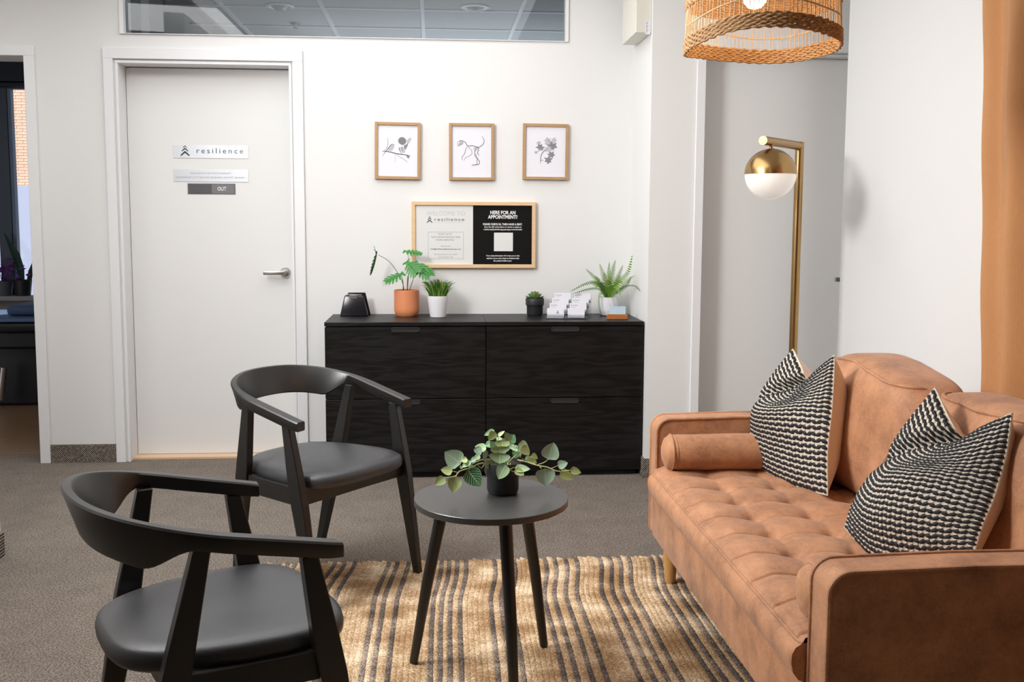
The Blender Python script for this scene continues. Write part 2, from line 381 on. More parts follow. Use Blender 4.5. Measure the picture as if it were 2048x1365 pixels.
def downlight(px, py, Y, label):
    p = atz(px, py, 2.604); t = thing('recessed_downlight', label, 'light', (p.x, p.y, 2.604), group='ceiling fittings above the transom')
    h = NB(); lathe(h, [(.055, 0), (.085, 0), (.088, -.006), (.07, -.012), (.055, -.004), (.055, 0)], 32); obj('trim_ring', h, mat('fitting_white', (.85, .86, .88), .4), t, smooth=True)
    h = NB(); lathe(h, [(0, -.03), (.03, -.027), (.045, -.012), (.052, 0)], 24); obj('lens', h, mat('fitting_lens', (.5, .5, .5), .25), t, smooth=True)
downlight(560, 11, 6.05, 'round recessed ceiling light behind the transom, left one above the white door')
downlight(950, 14, 6.1, 'round recessed ceiling light behind the transom, right one above the drawings')
p = atz(591, 46, 2.604); t = thing('fire_sprinkler', 'small pendent fire sprinkler on the tile ceiling behind the transom', 'sprinkler', (p.x, p.y, 2.604))
h = NB(); lathe(h, [(0, 0), (.035, 0), (.033, -.006), (.01, -.008), (.008, -.03), (0, -.03)], 20); obj('escutcheon', h, silver, t, smooth=True)
h = NB(); lathe(h, [(0, -.031), (.016, -.032), (.016, -.035), (0, -.036)], 16); obj('deflector', h, silver, t)
# transom window
b = NB()
x0, x1, z0, z1 = -1.6105, .7155, 2.2475, 2.659
t_ = .022
for q in ((x0, x0+t_, z0, z1), (x1-t_*.7, x1, z0, z1), (x0+t_, x1-t_*.7, z0, z0+.004), (x0+t_, x1-t_*.7, z1-.02, z1)): box(b, q[0], q[1], YB-.012, YB+.05, q[2], q[3])
wn = tag(obj('window_2', bev(b, .001, 1), trim_m), 'white transom window frame above the door', kind='structure')
def glass(name, tint=(1, 1, 1), refl=.08):
    m, n, bb, L = nt(name); n.nodes.remove(bb)
    tr = n.nodes.new('ShaderNodeBsdfTransparent'); tr.inputs[0].default_value = (*tint, 1)
    gl = n.nodes.new('ShaderNodeBsdfGlossy'); gl.inputs['Roughness'].default_value = .02
    fr = n.nodes.new('ShaderNodeFresnel'); fr.inputs[0].default_value = 1.45
    mx = n.nodes.new('ShaderNodeMixShader'); L.new(fr.outputs[0], mx.inputs[0]); L.new(tr.outputs[0], mx.inputs[1]); L.new(gl.outputs[0], mx.inputs[2])
    L.new(mx.outputs[0], n.nodes['Material Output'].inputs[0]); return m
glass_m = glass('window_glass', (.85, .88, .9))
b = NB(); box(b, x0+t_, x1-t_, YB+.03, YB+.036, z0+.004, z1-.02); obj('pane', b, glass_m, wn)

# ---- treatment room through the left doorway
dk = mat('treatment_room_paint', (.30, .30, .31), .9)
woodfl = mat('timber_floor', (.30, .17, .09), .35, noise=1, nscale=6, col2=(.2, .11, .055), stretch=(1, 12, 1))
fl = NB(); box(fl, -5.2, -1.72, YT, 8.75, -.1, -.004)
fo = tag(obj('floor', fl, mat('floor_seam', (.08, .05, .03), .8)), 'brown timber floor of the treatment room', kind='structure')
pl = None
for i in range(21):
    y = YT+.002+i*.15
    for x in ((-5.2, -3.4), (-3.398, -1.722)) if i % 2 else ((-5.2, -4.2), (-4.198, -2.5), (-2.498, -1.722)):
        b = NB(); box(b, x[0], x[1], y, y+.147, -.0035, .001); obj('plank', b, woodfl, fo)
b = NB(); box(b, -5.2, -1.70, YT, 8.85, 2.75, 2.85); tag(obj('ceiling', b, dk), kind='structure')
b = NB(); box(b, -5.3, -5.2, YT, 8.85, 0, 2.75); box(b, -1.72, -1.7005, YT, 8.85, 0, 2.75); tag(obj('wall_treatment_sides', b, dk), kind='structure')
WY = 8.7
zs_ = at(30, 590, WY).z; zt_ = at(30, 165, WY).z
b = NB()
box(b, -5.2, -1.72, WY, WY+.15, 0, zs_-.04); box(b, -5.2, -1.72, WY, WY+.15, zt_+.0, 2.75); box(b, -5.2, -4.9, WY, WY+.15, zs_-.04, zt_); box(b, -2.9, -1.72, WY, WY+.15, zs_-.04, zt_)
tag(obj('wall_treatment_window', b, dk), 'dark wall with a window', kind='structure')
dark_f = mat('dark_window_frame', (.045, .05, .06), .4)
b = NB(); xm = at(8, 400, WY).x
box(b, -4.9, -2.9, WY+.02, WY+.08, zt_-.05, zt_); box(b, xm-.05, xm+.055, WY+.0, WY+.08, zs_, zt_-.05); box(b, -4.9, -4.8, WY+.02, WY+.08, zs_, zt_-.05); box(b, -3.0, -2.9, WY+.02, WY+.08, zs_, zt_-.05)
wn = tag(obj('window_1', b, dark_f), 'dark framed window onto the brick wall', kind='structure')
b = NB(); box(b, -4.8, xm-.05, WY+.05, WY+.056, zs_, zt_-.05); box(b, xm+.055, -3.0, WY+.05, WY+.056, zs_, zt_-.05); obj('pane', b, glass_m, wn)
b = NB(); box(b, xm+.055, xm+.085, WY+.01, WY+.07, zs_, zt_-.05); obj('sash', b, mat('sash_blue_grey', (.16, .2, .27), .4), wn)
b = NB(); box(b, -4.95, -2.85, WY-.14, WY+.02, zs_-.04, zs_-.001); obj('window_sill', bev(b, .004, 2), mat('sill_grey', (.35, .35, .36), .5), wn)
b = NB(); box(b, -4.9, -2.9, WY-.08, WY-.001, zt_, zt_+.17); box(b, -4.9, -2.9, WY-.05, WY-.001, zt_-.04, zt_-.001)
tag(obj('roller_blind', bev(b, .01, 2), mat('blind_black', (.012, .012, .014), .6)), 'black roller blind cassette above the treatment room window', 'blind')
# brick building outside
BY = 22
brick_m = mat('sunlit_brick', (.80, .47, .32), .9, noise=1, nscale=2.2, col2=(.70, .38, .25))
mort_m = mat('mortar', (.70, .58, .48), .95)
zc = at(30, 372, BY).z
b = NB(); box(b, -13.5, -5.5, BY, BY+.3, -3, zc); 
gb = thing('brick_building', 'sunlit brick building with pale lower wall outside the treatment room window', 'building', (-9.5, BY, -3))
def orphan(o, par):
    o.parent = par; o.matrix_parent_inverse = Matrix.Translation(-Vector(par.location)); return o
orphan(obj('rendered_base', b, mat('pale_render', (.34, .35, .44), .9)), gb)
b = NB(); box(b, -13.5, -5.5, BY+.01, BY+.3, zc+.001, 8); orphan(obj('mortar_bed', b, mort_m), gb)
b = NB()
for j in range(64):
    for i in range(16):
        x = -11.2+i*.235+(j % 2)*.117+random.uniform(-.004, .004); z = zc+.02+j*.062
        box(b, x, x+.222, BY-.004, BY+.009, z, z+.050)
orphan(obj('bricks', b, brick_m, kind='stuff'), gb)
b = NB(); box(b, -20, 0, YT+3.3, 30, -3.2, -3); tag(obj('ground', b, mat('street_asphalt', (.2, .2, .2), .9)), kind='structure')
# treatment couch
tc0 = thing('treatment_couch', 'black treatment couch with blue-grey sheet in the dark room', 'bed', (-3.3, 7.3, 0))
def cpart(n, b, m, s=False): return orphan(obj(n, b, m, smooth=s), tc0)
cpart('mattress', bbox(-4.6, -2.35, 6.95, 7.65, .53, .60, .025, 3), mat('black_vinyl', (.012, .012, .016), .4), True)
cpart('sheet', bbox(-4.3, -2.45, 6.935, 7.665, .601, .625, .01, 3), mat('blue_grey_sheet', (.10, .16, .29), .8), True)
cpart('headrest', bbox(-2.95, -2.5, 7.1, 7.5, .628, .70, .03, 3), mat('blue_grey_sheet2', (.06, .10, .18), .8), True)
cpart('couch_frame', bbox(-4.5, -2.45, 7.0, 7.6, .42, .529, .01, 2), mat('black_metal', (.01, .01, .012), .4))
cpart('couch_base', bbox(-3.55, -2.6, 7.1, 7.5, .001, .419, .02, 2), mat('black_metal', (.01, .01, .012), .4))
h = NB(); p1 = at(9, 735, 7.0); p2 = at(2, 800, 7.0); tube(h, [(p1.x, 6.99, p1.z), (p2.x, 6.99, max(p2.z, .03))], .022, 12); cpart('gas_strut', h, silver, True)
# plants on the sill
pp = at(46, 588, WY-.07); pt = thing('snake_plant', 'snake plant with one tall dark leaf in a dark pot on the sill', 'plant', (pp.x, pp.y, zs_))
h = NB(); lathe(h, [(0, 0), (.06, 0), (.075, .13), (.065, .13), (.06, .11), (0, .11)], 24); obj('pot', h, blackpot, pt, smooth=True)
def blade(bm, pts, w, nrm=Vector((0, -1, 0)), thick=.0):
    n = len(pts)-1; prev = None
    for i, p in enumerate(pts):
        p = Vector(p); t = (Vector(pts[min(i+1, n)])-Vector(pts[max(i-1, 0)])).normalized()
        s = t.cross(nrm).normalized(); ww = w[i] if isinstance(w, (list, tuple)) else w*(1-(i/n))**.6*(.55+.9*min(i/n*2, 1)*.5)
        cur = (bm.verts.new(p-s*ww), bm.verts.new(p+nrm*ww*.35), bm.verts.new(p+s*ww))
        if prev:
            bm.faces.new((prev[0], prev[1], cur[1], cur[0])); bm.faces.new((prev[1], prev[2], cur[2], cur[1]))
        prev = cur
h = NB(); blade(h, [(0, 0, .1), (-.01, 0, .22), (-.045, 0, .34), (-.13, 0, .52)], [.018, .03, .034, .003]); blade(h, [(.05, 0, .1), (.07, 0, .2), (.1, 0, .3)], [.02, .02, .003])
obj('leaf', h, mat('dark_green_leaf', (.01, .05, .025), .5), pt)
pp = at(6, 588, WY-.07); pt = thing('purple_foliage_plant', 'purple leaved trailing plant in a grey pot at the left of the sill', 'plant', (pp.x, pp.y, zs_))
h = NB(); lathe(h, [(0, 0), (.07, 0), (.085, .12), (.075, .12), (.07, .1), (0, .1)], 24); obj('pot', h, mat('grey_pot', (.12, .12, .13), .6), pt, smooth=True)
h = NB()
for i in range(34):
    a = random.uniform(-1.2, 1.3); L_ = random.uniform(.1, .26); bx_ = Vector((L_*sin(a), random.uniform(-.04, .04), .1+L_*cos(a)*.8))
    dd = Vector((random.uniform(-.5, 1), random.uniform(-.3, .3), random.uniform(-.3, .4))).normalized()*.06
    blade(h, [bx_, bx_+dd*.5, bx_+dd], [.004, .014, .001])
    if i % 3 == 0: tube(h, [(0, 0, .1), bx_], .003, 4)
obj('foliage', h, mat('purple_leaf', (.16, .03, .22), .5), pt)

# ------------------------------------------------------------------ large furniture
# ---- filing cabinets
CXL, CYF, CTOP = -.5436, 4.957, .7943
handle_m = mat('black_plastic_handle', (.03, .03, .032), .3)
def cabinet(x0, label):
    c = thing('filing_cabinet', label, 'cabinet', (x0+.4, CYF+.22, 0), group='filing cabinets side by side')
    W_ = .3985; d0, d1_ = -.22, .218
    obj('body', bbox(-W_+.003, W_-.003, d0+.02, d1_, .03, .772, .001, 1), ash_m, c)
    obj('cabinet_top', bbox(-.3998, .3998, d0-.004, d1_, .7745, CTOP, .002, 2), ash_m, c)
    obj('plinth', bbox(-W_+.02, W_-.025, d0+.022, d1_, .0005, .0295, .001, 1), ash_m, c)
    for z0, z1 in ((.031, .4045), (.4085, .770)):
        d = obj('drawer', bbox(-W_, W_, d0, d0+.0195, z0, z1, .0015, 1), ash_m, c)
        zc_, hx, hz = z1-.0135, .072, .0125
        ring = []
        def stad(k, yy, h):
            pts = []
            for i in range(12):
                a = pi/2+pi*i/11; pts.append((-hx+hz+cos(a)*hz*k-(0), zc_+sin(a)*hz*k))
            for i in range(12):
                a = -pi/2+pi*i/11; pts.append((hx-hz+cos(a)*hz*k, zc_+sin(a)*hz*k))
            return [h.verts.new((px_, yy, pz_)) for px_, pz_ in pts]
        h = NB(); A = [stad(1, d0-.0002, h), stad(.98, d0-.004, h), stad(.74, d0-.0045, h), stad(.64, d0-.0012, h)]
        for P, Q in zip(A, A[1:]):
            for i in range(24): h.faces.new((P[i], P[(i+1) % 24], Q[(i+1) % 24], Q[i]))
        h.faces.new(A[-1])
        obj('handle', h, handle_m, d, smooth=True)
    return c
cabinet(CXL, 'black ash filing cabinet beside the white door, under the orange and white pots')
cabinet(CXL+.8005, 'black ash filing cabinet in the corner, under the fern and card holder')

# ---- curved-arm chairs
def make_chair(label, loc, rz):
    c = thing('armchair', label, 'chair', loc, rz, 'black curved-arm chairs')
    HT = lambda x: .643-.232*(x-.2)
    # plan curve
    raw = [Vector((.185, -.262)), Vector((.172, -.264))]
    xm, xb, wm, ne = -.02, -.282, .269, 2.3
    for i in range(61):
        t = -pi/2+pi*i/60; cc, s_ = abs(cos(t)), sin(t)
        raw.append(Vector((xm+(xb-xm)*cc**(2/ne), wm*(1 if s_ > 0 else -1)*abs(s_)**(2/ne))))
    raw += [Vector((.172, .264)), Vector((.185, .262))]
    # resample evenly
    Ls = [0]
    for a, b_ in zip(raw, raw[1:]): Ls.append(Ls[-1]+(b_-a).length)
    P = []
    NS = 90
    for k in range(NS+1):
        s_ = Ls[-1]*k/NS; i = max(j for j in range(len(Ls)) if Ls[j] <= s_+1e-9); i = min(i, len(raw)-2)
        P.append(raw[i].lerp(raw[i+1], (s_-Ls[i])/max(Ls[i+1]-Ls[i], 1e-9)))
    b = NB(); prev = None; rings = []
    for i, p in enumerate(P):
        t = (P[min(i+1, NS)]-P[max(i-1, 0)]).normalized(); n_ = Vector((t.y, -t.x))
        if n_.dot(p-Vector((.1, 0))) < 0: n_ = -n_
        back = ss(-.095, -.205, p.x)
        wd = .040-.018*ss(.0, -.22, p.x)
        hh = .034+.066*back
        tip = ss(.186, .150, p.x); hh *= .9+.1*tip
        zt = HT(p.x); inn = .030*back
        hw = wd/2; pr = []
        cyc = [(hw, 0), (hw, -.004), (hw-inn, -hh+.004), (hw-inn-.003, -hh), (-hw-inn+.003, -hh), (-hw-inn, -hh+.004), (-hw, -.004), (-hw+.004, 0), (hw-.004, 0)]
        cyc = cyc[1:]
        rings.append([b.verts.new((p.x+n_.x*a, p.y+n_.y*a, zt+z)) for a, z in cyc])
    for A, B in zip(rings, rings[1:]):
        for k in range(8): b.faces.new((A[k], A[(k+1) % 8], B[(k+1) % 8], B[k]))
    b.faces.new(rings[0]); b.faces.new(rings[-1])
    obj('armrest_and_back', b, black_wood, c, smooth=True)
    def leg(top, foot, zt, flip):
        b = NB(); rs = []
        T, Fo = Vector((*top, zt)), Vector((*foot, 0))
        for z, a_, w_ in ((zt, .034, .027), (.46, .054, .030), (.37, .058, .031), (0, .028, .023)):
            f = (zt-z)/zt; q = T.lerp(Fo, f)
            rs.append([b.verts.new((q.x+dx*a_/2, q.y+dy*w_/2, z)) for dx, dy in ((-1, -1), (1, -1), (1, 1), (-1, 1))])
        for A, B in zip(rs, rs[1:]):
            for k in range(4): b.faces.new((A[k], A[(k+1) % 4], B[(k+1) % 4], B[k]))
        b.faces.new(rs[0]); b.faces.new(rs[-1][::-1])
        es = [e for e in b.edges]
        bmesh.ops.bevel(b, geom=es, offset=.0025, segments=1, affect='EDGES')
        obj('leg', b, black_wood, c)
    for s_ in (-1, 1):
        leg((.121, s_*.260), (.237, s_*.254), HT(.121)-.034, 0)
        leg((-.087, s_*.246), (-.223, s_*.199), HT(-.087)-.034, 0)
    # seat outline
    out = []
    for i in range(64):
        a = 2*pi*i/64; ca, sa = cos(a), sin(a); n_ = 4.4 if ca > 0 else 3.3
        x = (abs(ca)**(2/n_))*(1 if ca > 0 else -1); y = (abs(sa)**(2/n_))*(1 if sa > 0 else -1)
        X = -.008+x*(.246 if x > 0 else .226); wy = .240-.050*ss(.08, -.26, X)
        if x > 0: X += .014*(1-y*y)
        out.append((X, y*wy))
    b = NB(); rr = []
    for k, (s_, z) in enumerate(((.965, .414), (.995, .422), (1.0, .436), (.985, .451), (.94, .459), (.8, .4625), (.5, .463), (.2, .462))):
        rr.append([b.verts.new((-.012+(x+.012)*s_, y*s_, z-.006*ss(.6, 0, s_))) for x, y in out])
    for A, B in zip(rr, rr[1:]):
        for k in range(64): b.faces.new((A[k], A[(k+1) % 64], B[(k+1) % 64], B[k]))
    b.faces.new(rr[-1]); b.faces.new(rr[0][::-1])
    obj('seat', b, seat_m, c, smooth='all')
    def rail(p, q, z0, z1, th=.022):
        p, q = Vector(p), Vector(q); d = (q-p).normalized(); n_ = Vector((-d.y, d.x))*th/2
        b = NB(); vs = []
        for z in (z0, z1):
            for a in (p-n_, q-n_, q+n_, p+n_): vs.append(b.verts.new((a.x, a.y, z)))
        for f in ((0, 3, 2, 1), (4, 5, 6, 7), (0, 1, 5, 4), (1, 2, 6, 5), (2, 3, 7, 6), (3, 0, 4, 7)): b.faces.new([vs[i] for i in f])
        obj('seat_rail', bev(b, .002, 1), black_wood, c)
    fx, rx = .158, -.135
    rail((fx, -.243), (fx, .243), .360, .422); rail((rx, -.212), (rx, .212), .360, .422)
    rail((rx, -.222), (fx, -.246), .360, .422); rail((rx, .222), (fx, .246), .360, .422)
    return c
make_chair('nearest black curved-arm chair at the lower left, seen from behind', (-.481, 2.142, 0), .481)
make_chair('black curved-arm chair in front of the cabinets, behind the round table', (-.408, 3.534, 0), -.688)

# ---- round side table
tb = thing('side_table', 'small round black three-legged table standing on the striped rug', 'table', (.1577, 2.7467, .0))
h = NB(); lathe(h, [(0, .503), (.2145, .503), (.2168, .5045), (.2168, .5198), (.2155, .5213), (0, .5213)], 96); obj('tabletop', h, table_m, tb, smooth=True)
for k in range(3):
    a = .7452+k*2*pi/3
    h = NB(); tube(h, [(.138*cos(a), .138*sin(a), .5025), (.19*cos(a), .19*sin(a), .25), (.232*cos(a), .232*sin(a), .014), (.233*cos(a), .233*sin(a), .0085)], [.0185, .0165, .0125, .011], 20)
    obj('leg', h, black_wood, tb, smooth=True)

# ---- rug
rug = thing('striped_rug', 'natural jute rug with charcoal stripes under the table and sofa', 'rug', (.4, 2.4, 0))
dark = [-.585, -.552, -.525, -.379, -.342, -.303, -.175, -.143, -.10, .024, .053, .083, .117, .225, .262, .30, .419, .456, .498, .539, .631, .67, .706, .743, .83, .86, .90, .93, 1.06, 1.10, 1.14, 1.28, 1.32]
def rug_off(x, d):
    return -.043*ss(0, .42, d)+.012*sin(x*4.1+d*3.0)*ss(0, .3, d)+.004*sin(d*7+x*5)*ss(0, .2, d)
def rug_row(name, x, wd, m, seed):
    rnd = random.Random(seed); n = 150; b = NB(); prev = None
    y1 = 3.705+rnd.uniform(-.01, .012); y0 = 1.45
    for i in range(n+1):
        y = y1+(y0-y1)*i/n; d = 3.7-y; xx = x+rug_off(x, d)
        hgt = .0058+.0018*abs(sin(i*1.9+seed))+rnd.uniform(-.0008, .0008)
        k = .0025*(1 if i % 2 else -1)
        cur = [b.verts.new((xx-wd/2-.4, y-2.4, .0038)), b.verts.new((xx-wd*.30+k-.4, y-2.4+.004, hgt)), b.verts.new((xx+wd*.30+k-.4, y-2.4-.004, hgt*.97)), b.verts.new((xx+wd/2-.4, y-2.4, .0038))]
        if prev:
            for j in range(3): b.faces.new((prev[j], prev[j+1], cur[j+1], cur[j]))
        else: b.faces.new(cur)
        prev = cur
    b.faces.new(prev[::-1])
    o = obj(name, b, m, rug, smooth='all'); return o
DW = .0165; pos = -.672; k = 0
for q in dark+[1.43]:
    gap = q-DW/2-pos
    if gap > .004:
        n_ = max(1, round(gap/.0185))
        for i in range(n_):
            rug_row('braid', pos+gap*(i+.5)/n_, gap/n_+.0012, jute_tan, k); k += 1
    if q < 1.43: rug_row('dark_braid', q, DW+.0012, jute_dark, k); k += 1
    pos = q+DW/2

# ---- sofa
SX, YN, YF = .80, 1.905, 3.59       # front, near outer, far outer
AT = .103
sofa = thing('sofa', 'tan leather sofa with tufted seat along the right wall', 'sofa', (1.2, 2.7475, 0))
def sp(n, b, m=leather_m, s=True, **k): return orphan(obj(n, b, m, smooth=s, **k), sofa)
# seat cushion top surface
Y0, Y1 = YN+AT+.001, YF-AT-.001
bx = [.955, 1.135, 1.315]; by = [3.345-.163*i for i in range(9)]
def seat_z(x, y):
    z = .408
    d = 1e9; puff = 0
    # tufts
    for q in bx:
        for r_0 in by:
            dd = ((x-q)**2+((y-r_0))**2)
            z -= .022*math.exp(-dd/.00045)+.012*math.exp(-dd/.0036)
    # seams across (constant y), strongest between tufts & towards the front
    fy = (3.345-y)/.163; e = abs(fy-round(fy))*.163
    z -= .0085*math.exp(-(e/.0040)**2)*(.55+.45*ss(.95, .82, x))
    z -= .007*math.exp(-(e/.03)**2)
    for q in bx:
        e2 = abs(x-q); z -= .003*math.exp(-(e2/.006)**2)+.004*math.exp(-(e2/.03)**2)
    z += .018*ss(.785, .85, x)*ss(1.5, 1.3, x)
    return z
b = NB()
nx, ny = 96, 430
def sf(u, v):
    x = .785+u*(1.50-.785); y = Y0+v*(Y1-Y0)
    return (x, y, seat_z(x, y) if u > 0 else .393)
V = grid(b, sf, nx, ny)
# front bulge and underside
prof = [(.785, .393), (.772, .385), (.764, .370), (.763, .350), (.768, .328), (.780, .312), (.80, .306), (1.5, .306)]
prev = [V[0][j] for j in range(ny+1)]
for (px_, pz_) in prof[1:]:
    cur = []
    for j in range(ny+1):
        y = Y0+(Y1-Y0)*j/ny; endr = min(y-Y0, Y1-y); inset = .006*(1-min(1, endr/.02))**2
        cur.append(b.verts.new((px_+inset*(1 if px_ < 1 else 0), y, pz_)))
    for j in range(ny): b.faces.new((prev[j], prev[j+1], cur[j+1], cur[j]))
    prev = cur
for yy, j in ((Y0, 0), (Y1, ny)):
    b.faces.new([b.verts.new((a_, yy, c_)) for a_, c_ in [(1.5, .306), (1.5, .40)]+[(.84, .405)]+prof])
seat = sp('seat_cushion', b, s='all')
def soft(o):  # keep as is
    return o
h = NB(); tube(h, [(.7815+(.006*(1-min(1, min(t, 1-t)/.02))**2), Y0+(Y1-Y0)*t, .394) for t in [i/120 for i in range(121)]], .0038, 8)
orphan(obj('piping', h, leather_m, smooth=True), sofa)
# seams of the tufting drawn in thread
for i, y in enumerate(by+[3.345+.163]):
    if y < Y0+.02 or y > Y1-.02: continue
    h = NB(); tube(h, [(x_, y, seat_z(x_, y)+.0006) for x_ in [.788+k*.01 for k in range(0, 60)]], .0015, 5); sp('seam', h, piping_m)
# base
sp('base_rail', bbox(.787, 1.65, YN+AT-.001+.002, YF-AT-.001, .16, .315, .006, 2))
# arms
def arm(y0, y1):
    r_ = .048; zt = .585; z0 = .155; poly = [(1.70, z0), (SX, z0)]
    for i in range(15):
        a = pi-pi/2*i/14; poly.append((SX+r_+cos(a)*r_, zt-r_+sin(a)*r_))
    poly += [(1.10, zt+.006), (1.66, zt+.004), (1.70, zt-.02)]
    b = NB(); prism(b, poly, y0+.004, y1-.004)
    bmesh.ops.bevel(b, geom=[e for e in b.edges if abs(e.verts[0].co.y-e.verts[1].co.y) < 1e-6], offset=.007, segments=3, affect='EDGES')
    a_ = sp('arm', b)
    for yy in (y0+.0045, y1-.0045):
        h = NB(); tube(h, [(x_, yy, z_) for x_, z_ in poly[1:]], .0052, 8)
        o = obj('arm_piping', h, leather_m, smooth=True); o.parent = a_; o.matrix_parent_inverse = Matrix.Translation(-Vector(sofa.location))@Matrix.Identity(4)
        o.matrix_parent_inverse = Matrix.Identity(4)
    return a_
arm(YN, YN+AT); arm(YF-AT, YF)
# sofa back frame
b = NB(); box(b, 1.655, 1.74, YN+.002, YF-.002, .16, .70); sp('back_frame', bev(b, .02, 3))
# back cushions
def back_cushion(y0, y1, seed):
    rnd = random.Random(seed); ph = [rnd.uniform(0, 6.28) for _ in range(6)]
    cy_, hy = (y0+y1)/2, (y1-y0)/2
    cx_, cz_, hx, hz = 1.465, .622, .125, .208
    def fn(u, v):
        th = 2*pi*u; pv = -pi/2+pi*v
        n1 = .42; n2 = .5
        c = lambda w, m_: math.copysign(abs(w)**m_, w)
        X = c(cos(pv), n1)*c(cos(th), n2); Y = c(cos(pv), n1)*c(sin(th), n1); Z = c(sin(pv), n2)
        x = hx*X; y = hy*Y; z = hz*Z
        # plumpness & creases
        w_ = .013*sin(y*14+z*9+ph[0])*abs(cos(pv))+.006*sin(y*33-z*21+ph[1])+.012*sin(z*7+y*5+ph[2])
        w_ *= abs(cos(pv))**.6
        if z > .1 and False: w_ += .008*sin(y*40+ph[3]+z*30)*ss(.1, .2, z)
        x += w_*(-1 if X < 0 else .3); z += .012*sin(y*9+ph[4])*ss(.05, .2, z)+.016*(1-(y/hy)**2)*ss(0, .2, z)
        x += .34*z*.42+.01*(z > 9)
        return (cx_+x, cy_+y, cz_+z)
    b = NB(); grid(b, fn, 72, 40, closeu=True)
    bmesh.ops.remove_doubles(b, verts=b.verts, dist=.0004)
    o = sp('back_cushion', b, s='all')
    # top flange seam
    h = NB(); pts = []
    for i in range(60):
        a = i/59; th = pi*.56+a*pi*.88
        p = Vector(fn(th/(2*pi), .80)); pts.append(p+Vector((-.002, 0, .001)))
    tube(h, pts, .0055, 8)
    q = obj('welt', h, leather_m, smooth=True); q.parent = o
back_cushion(YN+AT+.004, 2.745, 3); back_cushion(2.750, YF-AT-.004, 8)
for x_, y_ in ((.842, 3.421), (.842, 2.07), (1.62, 3.421), (1.62, 2.07)):
    zb = .0075
    h = NB(); tube(h, [(x_, y_, .165), (x_, y_, .10), (x_, y_, zb)], [.027, .025, .019], 20); sp('leg', h, leg_oak)
# bolsters
def bolster(x0, x1, y, z, r_, label):
    t = thing('bolster_cushion', label, 'cushion', ((x0+x1)/2, y, z), group='tan leather bolsters on the sofa')
    L_ = (x1-x0)/2; prof = [(0, 0), (r_*.5, .003), (r_*.82, .012), (r_*.97, .028), (r_, .05)]
    b = NB(); n = 40; rings = []
    full = [(rr, -L_+z_) for rr, z_ in prof]+[(r_*1.02, 0)]+[(rr, L_-z_) for rr, z_ in prof[::-1]]
    seg = []
    for i in range(len(full)-1):
        for k in range(4): seg.append((full[i][0]+(full[i+1][0]-full[i][0])*k/4, full[i][1]+(full[i+1][1]-full[i][1])*k/4))
    seg.append(full[-1])
    for rr, xx in seg:
        rings.append([b.verts.new((xx, (rr*(1+.012*sin(3*2*pi*k/n+xx*20)))*cos(2*pi*k/n), rr*sin(2*pi*k/n)*(1+.015*sin(xx*23+k)))) for k in range(n)])
    for A, B in zip(rings, rings[1:]):
        for k in range(n): b.faces.new((A[k], A[(k+1) % n], B[(k+1) % n], B[k]))
    bmesh.ops.remove_doubles(b, verts=b.verts, dist=.0005)
    obj('cover', b, leather_m, t, smooth='all')
    h = NB(); tube(h, [(-L_+.03, r_*1.003*cos(a), r_*1.003*sin(a)) for a in [2*pi*i/36 for i in range(36)]], .003, 6, closed=True); obj('welt', h, leather_m, t, smooth=True)
    h = NB(); tube(h, [(-L_+.045, r_*1.0*cos(a), r_*1.0*sin(a)) for a in [2*pi*i/36 for i in range(36)]], .0012, 5, closed=True); obj('stitching', h, piping_m, t, smooth=True)
bolster(.802, 1.36, 3.418, .482, .063, 'tan leather bolster lying against the far sofa arm')
bolster(.800, 1.36, 2.075, .482, .063, 'tan leather bolster lying against the near sofa arm')

